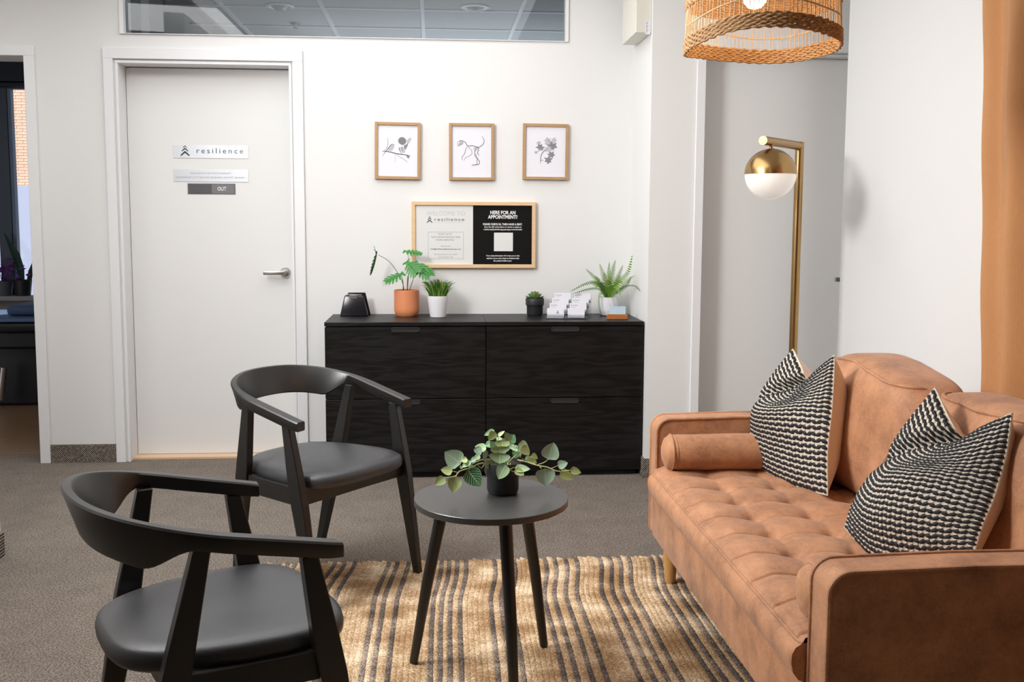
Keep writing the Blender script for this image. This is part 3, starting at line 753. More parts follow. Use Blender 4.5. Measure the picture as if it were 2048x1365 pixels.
# ---- scatter cushions
cream_cloth = mat('cream_sateen', (.76, .60, .44), .42, bump=.1, bscale=40, sheen=.3)
cream_front = mat('cream_weave', (.74, .67, .57), .85, bump=.5, bscale=350)
white_yarn = mat('white_yarn', (.82, .76, .68), .85); black_yarn = mat('black_yarn', (.012, .012, .014), .75)
def scatter(label, G, Ytl, Ytr, Ybl, Ybr, bulge, thick, rows, cols, chop):
    NU = NV = 4
    def plane_y(u, v): return (Ytl*(1-u)+Ytr*u)*(1-v)+(Ybl*(1-u)+Ybr*u)*v
    ctr = []
    P = []
    for j in range(5):
        row = []
        for i in range(5):
            u, v = i/4, j/4; px_, py_ = G[j][i]
            row.append(at(px_, py_, plane_y(u, v)))
        P.append(row)
    nrm = ((P[4][4]-P[4][0]).cross(P[0][0]-P[4][0])).normalized()
    if nrm.x > 0: nrm = -nrm
    org = (P[4][0]+P[4][4])/2
    t = thing('scatter_cushion', label, 'cushion', org, group='black and white woven cushions on the sofa')
    def F0(u, v):
        rows_ = [cr(P[j], u) for j in range(5)]
        return cr(rows_, v)
    def edge(u, v): return (max(0, 16*u*(1-u)*v*(1-v)))**.55
    def crease(u, v):
        # line from (.46,0) towards (.0,.5)
        ax, ay, bx_, by_ = .46, -.02, .02, .50
        dx, dy = bx_-ax, by_-ay; L2 = dx*dx+dy*dy; tt = max(0, min(1, ((u-ax)*dx+(v-ay)*dy)/L2))
        d = math.hypot(u-ax-dx*tt, v-ay-dy*tt); return math.exp(-(d/.048)**2)*(1-tt*.7)
    def Fr(u, v): return F0(u, v)+nrm*(bulge*edge(u, v)-chop*crease(u, v)*ss(0, .12, v+.10))-org
    def Bk(u, v):
        p = F0(u, v); 
        if v < .5: # back top edge is straighter: fill the notch a little
            a, b_ = cr(P[0], 0), cr(P[0], 1)
            st = a.lerp(b_, u)
            p = p+Vector((0, 0, max(0, (st-cr(P[0], u)).z)))*ss(.5, 0, v)*.30*edge(u, max(v, .03))
        return p-nrm*(thick*edge(u, v))-org+Vector((0, 0, 0))
    b = NB(); grid(b, Fr, 48, 48); obj('front_panel', b, cream_front, t, smooth='all')
    b = NB(); grid(b, Bk, 40, 40); obj('back_panel', b, cream_cloth, t, smooth='all')
    # edge seam
    loop = [(i/24, 0) for i in range(24)]+[(1, i/24) for i in range(24)]+[(1-i/24, 1) for i in range(24)]+[(0, 1-i/24) for i in range(24)]
    b = NB(); tube(b, [Fr(u, v) for u, v in loop], .003, 6, closed=True); obj('edge_seam', b, cream_front, t, smooth=True)
    # yarn lozenges
    bk, wh = NB(), NB()
    def lump(bm, u, v, du, dv, sl, hgt):
        c = Fr(u, v); e = .004
        tu = (Fr(min(u+e, 1), v)-Fr(max(u-e, 0), v))/((min(u+e, 1)-max(u-e, 0)))
        tv = (Fr(u, min(v+e, 1))-Fr(u, max(v-e, 0)))/((min(v+e, 1)-max(v-e, 0)))
        n_ = tu.cross(tv).normalized()
        if n_.dot(nrm) < 0: n_ = -n_
        prev = None; pts = []
        for a_ in range(8):
            an = 2*pi*a_/8; x_ = cos(an); y_ = sin(an)
            x_, y_ = math.copysign(abs(x_)**.75, x_), math.copysign(abs(y_)**.75, y_)
            pts.append(c+tu*(du*(x_*.9+sl*y_))+tv*(dv*y_)+n_*.0005)
        o_ = [bm.verts.new(p) for p in pts]
        i_ = [bm.verts.new(c+(p-c)*.62+n_*hgt) for p in pts]
        for a_ in range(8): bm.faces.new((o_[a_], o_[(a_+1) % 8], i_[(a_+1) % 8], i_[a_]))
        bm.faces.new(i_)
    rnd = random.Random(len(label))
    for j in range(rows):
        v = (j+.5)/rows
        for i in range(cols):
            u = (i+.5)/cols
            jit = rnd.uniform(-.08, .08)/cols
            if u+jit < .006 or u+jit > .994: continue
            lump(bk, u+jit, v+rnd.uniform(-.05, .05)/rows, .60/cols, .37/rows, .40*(1 if i % 2 else -1), .0036)
            if j < rows-1: lump(wh, u, (j+1)/rows, .26/cols, .12/rows, 0, .0026)
    obj('black_yarn_pattern', bk, black_yarn, t, smooth='all', kind='stuff'); obj('white_yarn_pattern', wh, white_yarn, t, smooth='all', kind='stuff')
scatter('black and white woven cushion at the far end of the sofa, by the floor lamp',
    [[(1586, 699), (1603, 735), (1614, 764), (1640, 738), (1669, 711)],
     [(1548, 750), (1571, 782), (1592, 803), (1630, 786), (1667, 764)],
     [(1512, 810), (1532, 822), (1566, 826), (1612, 824), (1663, 826)],
     [(1504, 868), (1535, 880), (1573, 892), (1614, 902), (1655, 906)],
     [(1500, 922), (1533, 943), (1572, 964), (1612, 979), (1655, 991)]],
    3.40, 3.10, 3.49, 3.02, .045, .17, 27, 26, .07)
scatter('black and white woven cushion standing behind the near sofa arm',
    [[(1870, 777), (1897, 835), (1925, 882), (1970, 855), (2024, 828)],
     [(1815, 850), (1840, 900), (1870, 925), (1930, 925), (2013, 905)],
     [(1765, 925), (1790, 957), (1825, 962), (1900, 970), (1990, 990)],
     [(1715, 995), (1750, 1028), (1800, 1042), (1872, 1055), (1962, 1060)],
     [(1690, 1055), (1742, 1112), (1796, 1138), (1868, 1145), (1940, 1135)]],
    2.54, 2.20, 2.66, 2.17, .045, .15, 30, 28, .07)
# shift the near cushion onto the seat is handled by its grid

# ---- floor lamp
gl = at(1541, 349, 4.4)
lp = thing('floor_lamp', 'brass floor lamp with a half brass, half white globe behind the sofa', 'lamp', (1.655, 4.5, 0))
LX, LY = at(1596, 400, 4.5).x, 4.5
lp.location = (LX, LY, 0)
topz = at(1597, 290, 4.5).z; pr_ = .0195
e0 = at(1526, 281, 4.22)
rel = lambda v: Vector(v)-Vector((LX, LY, 0))
h = NB(); lathe(h, [(0, 0), (.14, 0), (.14, .018), (.135, .024), (0, .024)], 48); obj('base', h, brass, lp, smooth=True)
h = NB(); tube(h, [(0, 0, .024), (0, 0, e0.z+.018)], pr_, 24); obj('pole', h, brass, lp, smooth=True)
h = NB(); d_ = (rel((e0.x, 4.22, e0.z))); tube(h, [(0, .0, e0.z), tuple(d_)], pr_, 24); obj('arm', h, brass, lp, smooth=True)
hd = Vector((0, 0, e0.z)).lerp(d_, .86)
gy = hd.y+LY; gc = at(1541, 349, gy); gr = .1145*gy/4.4
gcr = rel(gc)
h = NB(); tube(h, [(gcr.x, gcr.y, e0.z-.015), (gcr.x, gcr.y, gcr.z+gr*.98)], .0085, 14); obj('stem', h, brass, lp, smooth=True)
prof = [(gr*cos(a), gr*sin(a)) for a in [pi/2*i/16 for i in range(17)]]
h = NB(); lathe(h, [(gr*.96, 0)]+prof[:-1]+[(0, gr)], 64); bmesh.ops.translate(h, verts=h.verts, vec=gcr); obj('metal_shade', h, brass, lp, smooth=True)
gg = gr*.985; h = NB(); lathe(h, [(0, -gg)]+[(gg*cos(-a), gg*sin(-a)) for a in [pi/2*(15-i)/16 for i in range(16)]]+[(0, -.0005)], 64); bmesh.ops.translate(h, verts=h.verts, vec=gcr)
obj('glass_globe', h, mat('opal_glass', (.88, .86, .82), .25, emit=(1, .93, .84), estr=.22, sss=.2), lp, smooth=True)

# ---- woven pendant lamp
PX, PY = .918, 2.80
reed = mat('pale_reed', (.74, .55, .34), .6, noise=1, nscale=30, col2=(.62, .43, .24), sss=.0)
reed2 = mat('woven_seagrass', (.60, .37, .18), .65, noise=1, nscale=70, col2=(.36, .20, .085))
pd = thing('pendant_lamp', 'woven rattan pendant lamp hanging above the sofa', 'lamp', (PX, PY, 0))
def pr(z, a):           # radius of the shade
    t = (z-1.78)/.36; return .213-.012*t-.05*ss(.55, 1, t)
def pz(a, z): return z+(.020*max(0, -sin(a))**1.2-.007*cos(a)**2-.003*max(0, sin(a)))*ss(2.05, 1.80, z)+.004*cos(3*a)
def weave(z0, z1, n, rad=.0036):
    band = []
    nr = 104
    for k in range(n):
        z = z0+(z1-z0)*(k+.5)/n; b = NB(); pts = []
        m_ = nr*2
        for i in range(m_):
            a = 2*pi*i/m_; rr = pr(z, a)+.0032*(1 if ((i//2)+k) % 2 else -1)*(1 if i % 2 else .3)
            pts.append((rr*cos(a), rr*sin(a), pz(a, z)+.0015*sin(i*1.3+k)))
        tube(b, pts, rad, 5, closed=True); obj('woven_strand', b, reed2, pd, smooth='all')
weave(1.779, 1.820, 7); weave(1.898, 2.12, 30, .0042)
for i in range(104):
    a = 2*pi*(i+random.uniform(-.25, .25))/104; b = NB()
    tube(b, [((pr(z, a)+random.uniform(-.0012, .0012))*cos(a+random.uniform(-.004, .004)), (pr(z, a))*sin(a), pz(a, z)) for z in (1.784, 1.82, 1.86, 1.90, 1.95)], .0015, 5); obj('reed_rib', b, reed, pd, smooth='all')
for z in (1.856,):
    b = NB(); tube(b, [(pr(z, 0)*cos(a)*1.003, pr(z, 0)*sin(a)*1.003, pz(a, z)+.006*sin(3*a+1)) for a in [2*pi*i/96 for i in range(96)]], .0022, 6, closed=True); obj('thin_ring', b, reed, pd, smooth='all')
b = NB(); lathe(b, [(.02, 2.135), (.150, 2.122)], 48); obj('top_cap', b, reed2, pd, smooth=True)
bp_ = at(1510, -6, PY); 
b = NB(); lathe(b, [(0, -.034), (.018, -.029), (.03, -.016), (.034, 0), (.03, .018), (.018, .035), (.014, .06), (.014, .075), (0, .075)], 32); bmesh.ops.translate(b, verts=b.verts, vec=(bp_.x-PX, 0, bp_.z)); obj('bulb', b, mat('lit_bulb', (1, .9, .7), .3, emit=(1, .87, .66), estr=9), pd, smooth=True)
b = NB(); tube(b, [(bp_.x-PX, 0, bp_.z+.07), (0, 0, bp_.z+.12), (0, 0, 2.13), (0, 0, CZ-.01)], [.018, .014, .003, .003], 10); obj('cord', b, mat('black_cord', (.02, .02, .02), .5), pd, smooth=True)
b = NB(); lathe(b, [(0, CZ-.03), (.05, CZ-.028), (.055, CZ-.001), (0, CZ-.001)], 32); obj('ceiling_rose', b, trim_m, pd, smooth=True)
light('pendant_bulb_light', 'POINT', (bp_.x, PY, bp_.z-.05), 1.5, .03, color=(1, .66, .36))

# ---- curtain
cur = thing('curtain', 'rust orange linen curtain hanging at the right edge behind the sofa', 'curtain', (1.87, 3.0, 0))
lin = mat('rust_linen', (.56, .27, .105), .8, noise=1, nscale=260, col2=(.50, .235, .09), stretch=(1, 1, .2), bump=.25, bscale=300, sheen=.2)
b = NB()
def cf(u, v):
    y = 3.415-u*2.6-.19*v; z = 2.42-v*2.37
    dx = .036*sin(u*2*pi*8.2+.2+.5*sin(v*2.1)*ss(0, .1, u))*ss(0, .03, u)+.013*sin(u*2*pi*17+v*3)*ss(0, .05, u)+.003*sin(v*30+u*25)
    return (1.885-1.87+dx-.0, y-3.0, z)
grid(b, cf, 420, 40); obj('fabric', b, lin, cur, smooth='all')
rd = thing('curtain_rod', 'thin black curtain rod above the frame on the right wall', 'rod', (1.88, 2.9, 2.45))
b = NB(); tube(b, [(0, -2.2, 0), (0, .55, 0)], .012, 12); obj('rod', b, blackpot, rd, smooth=True)
b = NB(); box(b, -.012, .069, .5, .52, -.015, .015); box(b, -.012, .069, -.55, -.53, -.015, .015); obj('bracket', b, blackpot, rd)

# ------------------------------------------------------------------ things on the wall
def frame(px0, py0, px1, py1, label, tilt=0.0):
    a, b_ = at(px0, py0, YB-.02), at(px1, py1, YB-.02)
    cx, cz = (a.x+b_.x)/2, (a.z+b_.z)/2; hw, hh = (b_.x-a.x)/2, (a.z-b_.z)/2
    t = thing('picture_frame', label, 'picture', (cx, YB-.0005, cz), group='framed pencil drawings in a row'); t.rotation_euler = (0, tilt, 0)
    fw_ = .0155
    for q in ((-hw, -hw+fw_, -hh, hh), (hw-fw_, hw, -hh, hh), (-hw+fw_, hw-fw_, hh-fw_, hh), (-hw+fw_, hw-fw_, -hh, -hh+fw_)):
        obj('frame_rail', bbox(q[0], q[1], -.022, 0, q[2], q[3], .0012, 1), oak, t)
    b = NB(); box(b, -hw+fw_, hw-fw_, -.012, -.002, -hh+fw_, hh-fw_); obj('paper', b, paper, t)
    return t, hw, hh
def strokes(t, name, lines, m, ox, oz, k, y=-.0126):
    b = NB()
    for pts, w_ in lines:
        n = len(pts); n2 = max(2, (n-1)*5)
        V3 = [Vector(((p[0]-ox)*k, y, -(p[1]-oz)*k)) for p in pts]
        C = [cr(V3, i/n2) for i in range(n2+1)] if n > 2 else V3
        prev = None
        for i, p in enumerate(C):
            d = (C[min(i+1, len(C)-1)]-C[max(i-1, 0)]); d = Vector((d.x, 0, d.z)).normalized(); s_ = Vector((-d.z, 0, d.x))*w_*k/2*(1-.65*abs(2*i/(len(C)-1)-1)**3)
            cur = (b.verts.new(p-s_), b.verts.new(p+s_))
            if prev: b.faces.new((prev[0], prev[1], cur[1], cur[0]))
            prev = cur
    return obj(name, b, m, t)
def blob(t, name, polys, m, ox, oz, k, y=-.0124):
    for i, poly in enumerate(polys):
        b = NB(); b.faces.new([b.verts.new(((p[0]-ox)*k, y-i*.00003, -(p[1]-oz)*k)) for p in poly]); obj(name, b, m, t)
KZ = (2048/420)           # drawing units are sub-pixels of the sketch studies
def kk(hw, px0, px1): return 2*hw/((px1-px0)*KZ)
t, hw, hh = frame(749, 244, 841, 359, 'oak framed pencil drawing of two birds on a branch', R(.7))
k = kk(hw, 749, 841); ox, oz = 318, 348
blob(t, 'drawing_shade', [[(322, 245), (330, 225), (348, 213), (368, 212), (388, 222), (404, 245), (398, 268), (384, 285), (362, 290), (340, 280), (326, 268)], [(376, 296), (400, 285), (420, 268), (418, 290), (404, 322), (392, 340), (382, 320)], [(402, 395), (420, 388), (436, 400), (430, 424), (414, 414)]], ink2, ox, oz, k)
blob(t, 'drawing_light_shade', [[(238, 300), (255, 283), (278, 282), (286, 292), (282, 318), (268, 342), (246, 350), (224, 346), (218, 330)], [(412, 235), (440, 212), (452, 222), (440, 258), (418, 280), (404, 268)], [(340, 320), (365, 300), (385, 330), (392, 360), (370, 372), (350, 345)]], ink3, ox, oz, k)
strokes(t, 'drawing_lines', [([(165, 358), (200, 354), (250, 362), (300, 374), (350, 380), (400, 386), (448, 396)], 8), ([(168, 404), (190, 370), (215, 340), (232, 318), (246, 296), (268, 284), (288, 290)], 5), ([(175, 352), (205, 330), (220, 295), (222, 255), (215, 215)], 3),
    ([(322, 240), (340, 262), (362, 286)], 3), ([(334, 222), (352, 255), (372, 284)], 3), ([(352, 213), (366, 245), (384, 278)], 3), ([(372, 214), (382, 240), (398, 262)], 3), ([(338, 310), (332, 330), (344, 350), (356, 372)], 6), ([(352, 308), (360, 330), (372, 350)], 4), ([(290, 378), (296, 420), (294, 466)], 1.6), ([(300, 382), (350, 412), (395, 440), (425, 460)], 2.5), ([(395, 440), (402, 470)], 2), ([(268, 340), (256, 354)], 3)], ink, ox, oz, k, -.0130)
t, hw, hh = frame(898, 246, 988, 361, 'oak framed pencil drawing of a small dinosaur skeleton', 0)
k = kk(hw, 898, 988); ox, oz = 1042, 354
strokes(t, 'drawing_lines', [([(898, 274), (915, 258), (935, 246), (958, 250), (980, 262), (995, 285), (1010, 298), (1045, 294), (1075, 300), (1105, 308), (1135, 298), (1158, 272), (1164, 240), (1150, 212), (1138, 204)], 5.5),
    ([(900, 298), (925, 292), (948, 280), (962, 262)], 5), ([(902, 282), (925, 280), (940, 262)], 4), ([(925, 262), (930, 285)], 3), ([(1000, 292), (990, 318), (980, 345), (975, 372), (955, 395), (948, 425), (955, 438)], 4), ([(1010, 300), (1025, 320), (1045, 350), (1040, 380), (1005, 400), (978, 415), (968, 440)], 3), ([(995, 320), (1025, 318)], 3),
    ([(1085, 308), (1078, 340), (1072, 370), (1082, 400), (1108, 430), (1120, 450), (1112, 475), (1080, 480), (1040, 490)], 5), ([(1105, 310), (1112, 335), (1100, 360), (1118, 390)], 5), ([(1088, 390), (1100, 420), (1092, 450), (1098, 470), (1060, 482), (1048, 468)], 4), ([(1070, 305), (1065, 330), (1080, 355)], 3), ([(1095, 318), (1120, 315)], 4)], ink, ox, oz, k, -.0130)
blob(t, 'drawing_shade', [[(928, 250), (950, 246), (962, 256), (950, 272), (932, 278)], [(1074, 304), (1110, 308), (1100, 335), (1082, 345)], [(1076, 372), (1092, 372), (1090, 402), (1080, 398)]], ink3, ox, oz, k)
t, hw, hh = frame(1046, 247, 1136, 360, 'oak framed pencil drawing of a cluster of maple leaves', R(.4))
k = kk(hw, 1046, 1136); ox, oz = 1760, 360
def leafpoly(cx, cy, r_, rot, n=6):
    pts = []; rd_ = random.Random(int(cx+cy))
    for i in range(n*2):
        a = rot+2*pi*i/(n*2); q = r_*(rd_.uniform(.8, 1.12) if i % 2 == 0 else rd_.uniform(.45, .7))
        pts.append((cx+q*cos(a), cy+q*.9*sin(a)))
    return pts
blob(t, 'drawing_shade', [leafpoly(1825, 305, 58, .3), leafpoly(1710, 318, 44, 1.0), leafpoly(1815, 385, 44, .1), leafpoly(1788, 438, 46, .6)], ink2, ox, oz, k)
blob(t, 'drawing_light_shade', [leafpoly(1780, 258, 48, .2), leafpoly(1838, 252, 36, .9), leafpoly(1790, 335, 40, .4), leafpoly(1695, 275, 26, .2), leafpoly(1668, 368, 20, .2)], ink3, ox, oz, k, -.0127)
strokes(t, 'drawing_lines', [([(1775, 335), (1745, 355), (1722, 385), (1714, 430), (1712, 472)], 5), ([(1712, 450), (1728, 438), (1745, 445)], 3), ([(1825, 305), (1790, 250), (1772, 218)], 3), ([(1825, 305), (1870, 270)], 3), ([(1825, 310), (1880, 312)], 3), ([(1710, 318), (1690, 270)], 3), ([(1710, 318), (1750, 335)], 3), ([(1788, 438), (1780, 480)], 3), ([(1788, 438), (1835, 430)], 3), ([(1815, 385), (1842, 395)], 3), ([(1668, 368), (1712, 345), (1760, 340)], 3)], ink, ox, oz, k, -.0131)

# notice board
A, B_ = at(823, 403, YB-.02), at(1070.5, 536.5, YB-.02)
nb_c = Vector(((A.x+B_.x)/2, YB-.0005, (A.z+B_.z)/2)); hw, hh = (B_.x-A.x)/2, (A.z-B_.z)/2
nb = thing('notice_board', 'pine framed notice board, half white and half black, below the drawings', 'sign', nb_c)
fw_ = .0195
for q in ((-hw, hw, hh-fw_, hh), (-hw, hw, -hh, -hh+fw_), (-hw, -hw+fw_, -hh+fw_, hh-fw_), (hw-fw_, hw, -hh+fw_, hh-fw_)):
    obj('frame_rail', bbox(q[0], q[1], -.025, 0, q[2], q[3], .0012, 1), pine, nb)
mid = at(946, 470, YB-.014).x-nb_c.x
b = NB(); box(b, -hw+fw_, mid, -.014, -.002, -hh+fw_, hh-fw_); obj('white_panel', b, mat('board_white', (.74, .75, .74), .5), nb)
b = NB(); box(b, mid+.0003, hw-fw_, -.014, -.002, -hh+fw_, hh-fw_); obj('black_panel', b, mat('board_black', (.006, .0055, .0055), .55, spec=.15), nb)
ty = -.0146
white_p = mat('white_print', (.85, .85, .85), .6, emit=None); dark_p = mat('dark_print', (.04, .04, .045), .6); faint_p = mat('faint_print', (.58, .58, .575), .6); mid_p = mat('grey_print', (.32, .32, .33), .6)
bs = 2048/280
def zz(x, y): # close-up study coordinates -> board local
    p = at(810+x/bs, 390+y/bs, YB-.0145); return p.x-nb_c.x, p.z-nb_c.z
def wx(x0, x1): return zz(x1, 400)[0]-zz(x0, 400)[0]
def tx(s, x0, x1, ybase, cap, m, off=0, space=1.0):
    cx, cz = zz((x0+x1)/2, ybase); text(s, 'lettering', nb, m, cx, cz, ty, cap/bs/1994.2*5.39, wx(x0, x1), off, space=space)
tx('WELCOME TO', 312, 878, 302, 62, faint_p, 0)
tx('resilience', 432, 868, 380, 44, dark_p, .0, 1.25)
tx('PHYSIOTHERAPY', 432, 868, 410, 18, faint_p, 0, 1.4)
b = NB(); c_ = zz(360, 412); chevrons(b, c_[0], c_[1], .029, ty); obj('logo_mark', b, dark_p, nb)
b = NB()
X0, Z0 = zz(337, 543); X1, Z1 = zz(855, 938); lw = .0007
for q in ((X0, X1, Z0-lw, Z0), (X0, X1, Z1, Z1+lw), (X0, X0+lw, Z1, Z0), (X1-lw, X1, Z1, Z0)): b.faces.new([b.verts.new(p) for p in ((q[0], ty, q[2]), (q[1], ty, q[2]), (q[1], ty, q[3]), (q[0], ty, q[3]))])
obj('printed_box', b, dark_p, nb)
tx('PLEASE NOTE:', 485, 690, 586, 24, mid_p); tx('OUR ADMINISTRATIVE TEAM', 384, 806, 630, 24, mid_p); tx('WORKS REMOTELY', 450, 726, 672, 24, mid_p)
tx('Questions?', 525, 665, 758, 17, mid_p); tx('info@resiliencephysiotherapy.com', 374, 820, 802, 18, dark_p, .008); tx("We'll get back to you within", 420, 768, 878, 17, mid_p); tx('one business day.', 482, 706, 918, 17, mid_p)
b = NB()
for i in range(6):
    for j in range(5):
        X_, Z_ = zz(290+i*16, 905+j*17); s_ = .0004
        b.faces.new([b.verts.new(p) for p in ((X_-s_, ty+.0001, Z_-s_), (X_+s_, ty+.0001, Z_-s_), (X_+s_, ty+.0001, Z_+s_), (X_-s_, ty+.0001, Z_+s_))])
obj('printed_dots', b, mid_p, nb)
tx('HERE FOR AN', 1248, 1616, 284, 50, white_p, .03); tx('APPOINTMENT?', 1214, 1644, 348, 50, white_p, .03)
tx('PLEASE CHECK IN, THEN HAVE A SEAT.', 1142, 1716, 444, 28, white_p, .03)
tx('Scan the QR code below or check in online at', 1160, 1704, 480, 20, white_p, .02); tx('resiliencephysiotherapy.janeapp.com/checkin', 1150, 1712, 516, 20, white_p, .02)
tx('Your physiotherapist will greet you in the', 1184, 1676, 900, 20, white_p, .02); tx("waiting room once they've finished with", 1190, 1670, 938, 20, white_p, .02); tx('the patient before you.', 1292, 1562, 974, 20, white_p, .02)
X0, Z0 = zz(1302, 553); X1, Z1 = zz(1578, 825)
obj('blank_card', bbox(X0, X1, -.0149, -.0142, Z1, Z0, .0003, 1), mat('board_white', (.74, .75, .74)), nb)

# plaques on door 1
alu = mat('brushed_aluminium_plate', (.66, .68, .72), .42, metal=.6)
def plaque(px0, py0, px1, py1, label, m, name='nameplate'):
    a, b_ = at(px0, py0, YL-.002), at(px1, py1, YL-.002)
    t = thing(name, label, 'sign', ((a.x+b_.x)/2, YL-.0003, (a.z+b_.z)/2))
    hw, hh = (b_.x-a.x)/2, (a.z-b_.z)/2
    obj('plate', bbox(-hw, hw, -.0025, 0, -hh, hh, .0006, 1), m, t); return t, hw, hh
t, hw, hh = plaque(346, 290, 497, 317.5, 'upper silver nameplate with a chevron logo on the white door', alu)
b = NB(); chevrons(b, -hw+.062, -.026, .046, -.0030); obj('logo_mark', b, dark_p, t)
text('resilience', 'lettering', t, dark_p, .048, -.008, -.0030, .028, .245, 0, space=1.4)
t, hw, hh = plaque(347, 338.5, 497, 364.5, 'lower silver nameplate with two lines of small lettering on the white door', alu)
text('RESILIENCE PHYSIOTHERAPY', 'lettering', t, mid_p, 0, .008, -.0030, .009, .215); text('SHANNON LITTLEJOHN BURNES, MSCPT, BScKIN', 'lettering', t, mid_p, -.005, -.014, -.0030, .009, .36)
t, hw, hh = plaque(375, 367, 471, 389, 'dark grey sliding in and out sign reading OUT on the white door', mat('slider_grey', (.13, .13, .135), .35), 'slider_sign')
b = NB(); box(b, -hw+.008, .0, -.0042, -.0024, -hh+.004, hh-.004); obj('slider', bev(b, .0005, 1), mat('slider_dark', (.085, .085, .09), .3), t)
b = NB(); box(b, .002, hw-.010, -.0034, -.0024, -hh+.004, hh-.004); obj('sign_face', bev(b, .0003, 1), mat('slider_mid', (.17, .17, .18), .4), t)
text('OUT', 'lettering', t, white_p, .055, -.0085, -.0038, .019, .047, .02)

# cream wall box near the ceiling on the return wall
wb = thing('wall_box', 'cream metal box high on the return wall by the corner', 'box', (1.02, 4.98, 2.19))
x0, x1 = .985, 1.0625; y0, y1 = 4.93, 5.28
z0 = 2.218
cream_metal = mat('cream_metal', (.74, .73, .65), .5)
b = NB(); box(b, x0-1.02, x1-1.02, y0-4.98, y1-4.98, z0-2.19, 2.62-2.19); obj('housing', bev(b, .003, 2), cream_metal, wb)
b = NB(); box(b, .012, .036, y0-4.98-.001, y0-4.98, .02, .085); obj('sticker', b, mat('sticker_white', (.78, .78, .86), .6), wb)
b = NB()
for i in range(9): box(b, .016, .0205+.003*(i % 3), y0-4.98-.0014, y0-4.98-.0011, .028+i*.006, .0305+i*.006)
obj('sticker_print', b, ink2, wb)

# ------------------------------------------------------------------ things on the cabinets
ZT = CTOP+.0004
# black wedge stand
a, b_ = at(681, 630, 5.30), at(737, 630, 5.30)
ws = thing('desk_stand', 'small black wedge-shaped stand with a silver clip on the left cabinet', 'stand', ((a.x+b_.x)/2, 5.31, ZT))
hwb = (b_.x-a.x)/2; 
b = NB()
def wedge(bm, hb, ht, yb0, yb1, yt0, yt1, h):
    v = [bm.verts.new(p) for p in ((-hb, yb0, 0), (hb, yb0, 0), (hb, yb1, 0), (-hb, yb1, 0), (-ht, yt0, h), (ht, yt0, h), (ht, yt1, h), (-ht, yt1, h))]
    for f in ((0, 3, 2, 1), (4, 5, 6, 7), (0, 1, 5, 4), (1, 2, 6, 5), (2, 3, 7, 6), (3, 0, 4, 7)): bm.faces.new([v[i] for i in f])
wedge(b, .074, .050, -.045, .03, -.028, -.012, .108); bev(b, .006, 3); obj('front_shell', b, mat('glossy_black', (.012, .012, .016), .22), ws, smooth=True)
b = NB(); wedge(b, .070, .046, .0305, .06, -.008, .012, .122); bev(b, .005, 2); bmesh.ops.translate(b, verts=b.verts, vec=(.012, 0, 0)); obj('rear_shell', b, mat('glossy_black', (.012, .012, .016)), ws, smooth=True)
b = NB(); box(b, -.022, .014, -.0325, -.0285, .092, .112); box(b, -.045, .04, -.025, -.012, .1085, .113); obj('clip', bev(b, .001, 1), silver, ws)

leaf_mats = {}
def leafmat(name, edge, mid_, vein, rough=.45, vs=9, vw=.16):
    m, n, bb, L = nt(name)
    uv = n.nodes.new('ShaderNodeUVMap'); uv.uv_map = 'UVMap'; sx = n.nodes.new('ShaderNodeSeparateXYZ'); L.new(uv.outputs[0], sx.inputs[0])
    def M_(op, a, b__=None, c=None):
        k_ = n.nodes.new('ShaderNodeMath'); k_.operation = op
        for i, q in enumerate((a, b__, c)):
            if q is None: continue
            if isinstance(q, (int, float)): k_.inputs[i].default_value = q
            else: L.new(q, k_.inputs[i])
        return k_.outputs[0]
    au = M_('ABSOLUTE', M_('SUBTRACT', sx.outputs[0], .5))       # 0..0.5
    ph = M_('MULTIPLY', M_('SUBTRACT', sx.outputs[1], M_('MULTIPLY', au, .75)), vs)
    fr = M_('ABSOLUTE', M_('SUBTRACT', M_('FRACT', ph), .5))
    v1 = M_('LESS_THAN', fr, vw*.5); v2 = M_('LESS_THAN', au, .022); v3 = M_('GREATER_THAN', au, .475)
    vv = M_('MAXIMUM', M_('MULTIPLY', v1, .75), M_('MAXIMUM', v2, M_('MULTIPLY', v3, .6)))
    nz = n.nodes.new('ShaderNodeTexNoise'); nz.inputs['Scale'].default_value = 40
    m1 = n.nodes.new('ShaderNodeMixRGB'); L.new(nz.outputs[0], m1.inputs[0]); m1.inputs[1].default_value = (*edge, 1); m1.inputs[2].default_value = (*mid_, 1)
    m2 = n.nodes.new('ShaderNodeMixRGB'); L.new(vv, m2.inputs[0]); L.new(m1.outputs[0], m2.inputs[1]); m2.inputs[2].default_value = (*vein, 1)
    L.new(m2.outputs[0], bb.inputs['Base Color']); bb.inputs['Roughness'].default_value = rough
    bb.inputs['Subsurface Weight'].default_value = .1; bb.inputs['Subsurface Radius'].default_value = (.002, .004, .001)
    return m
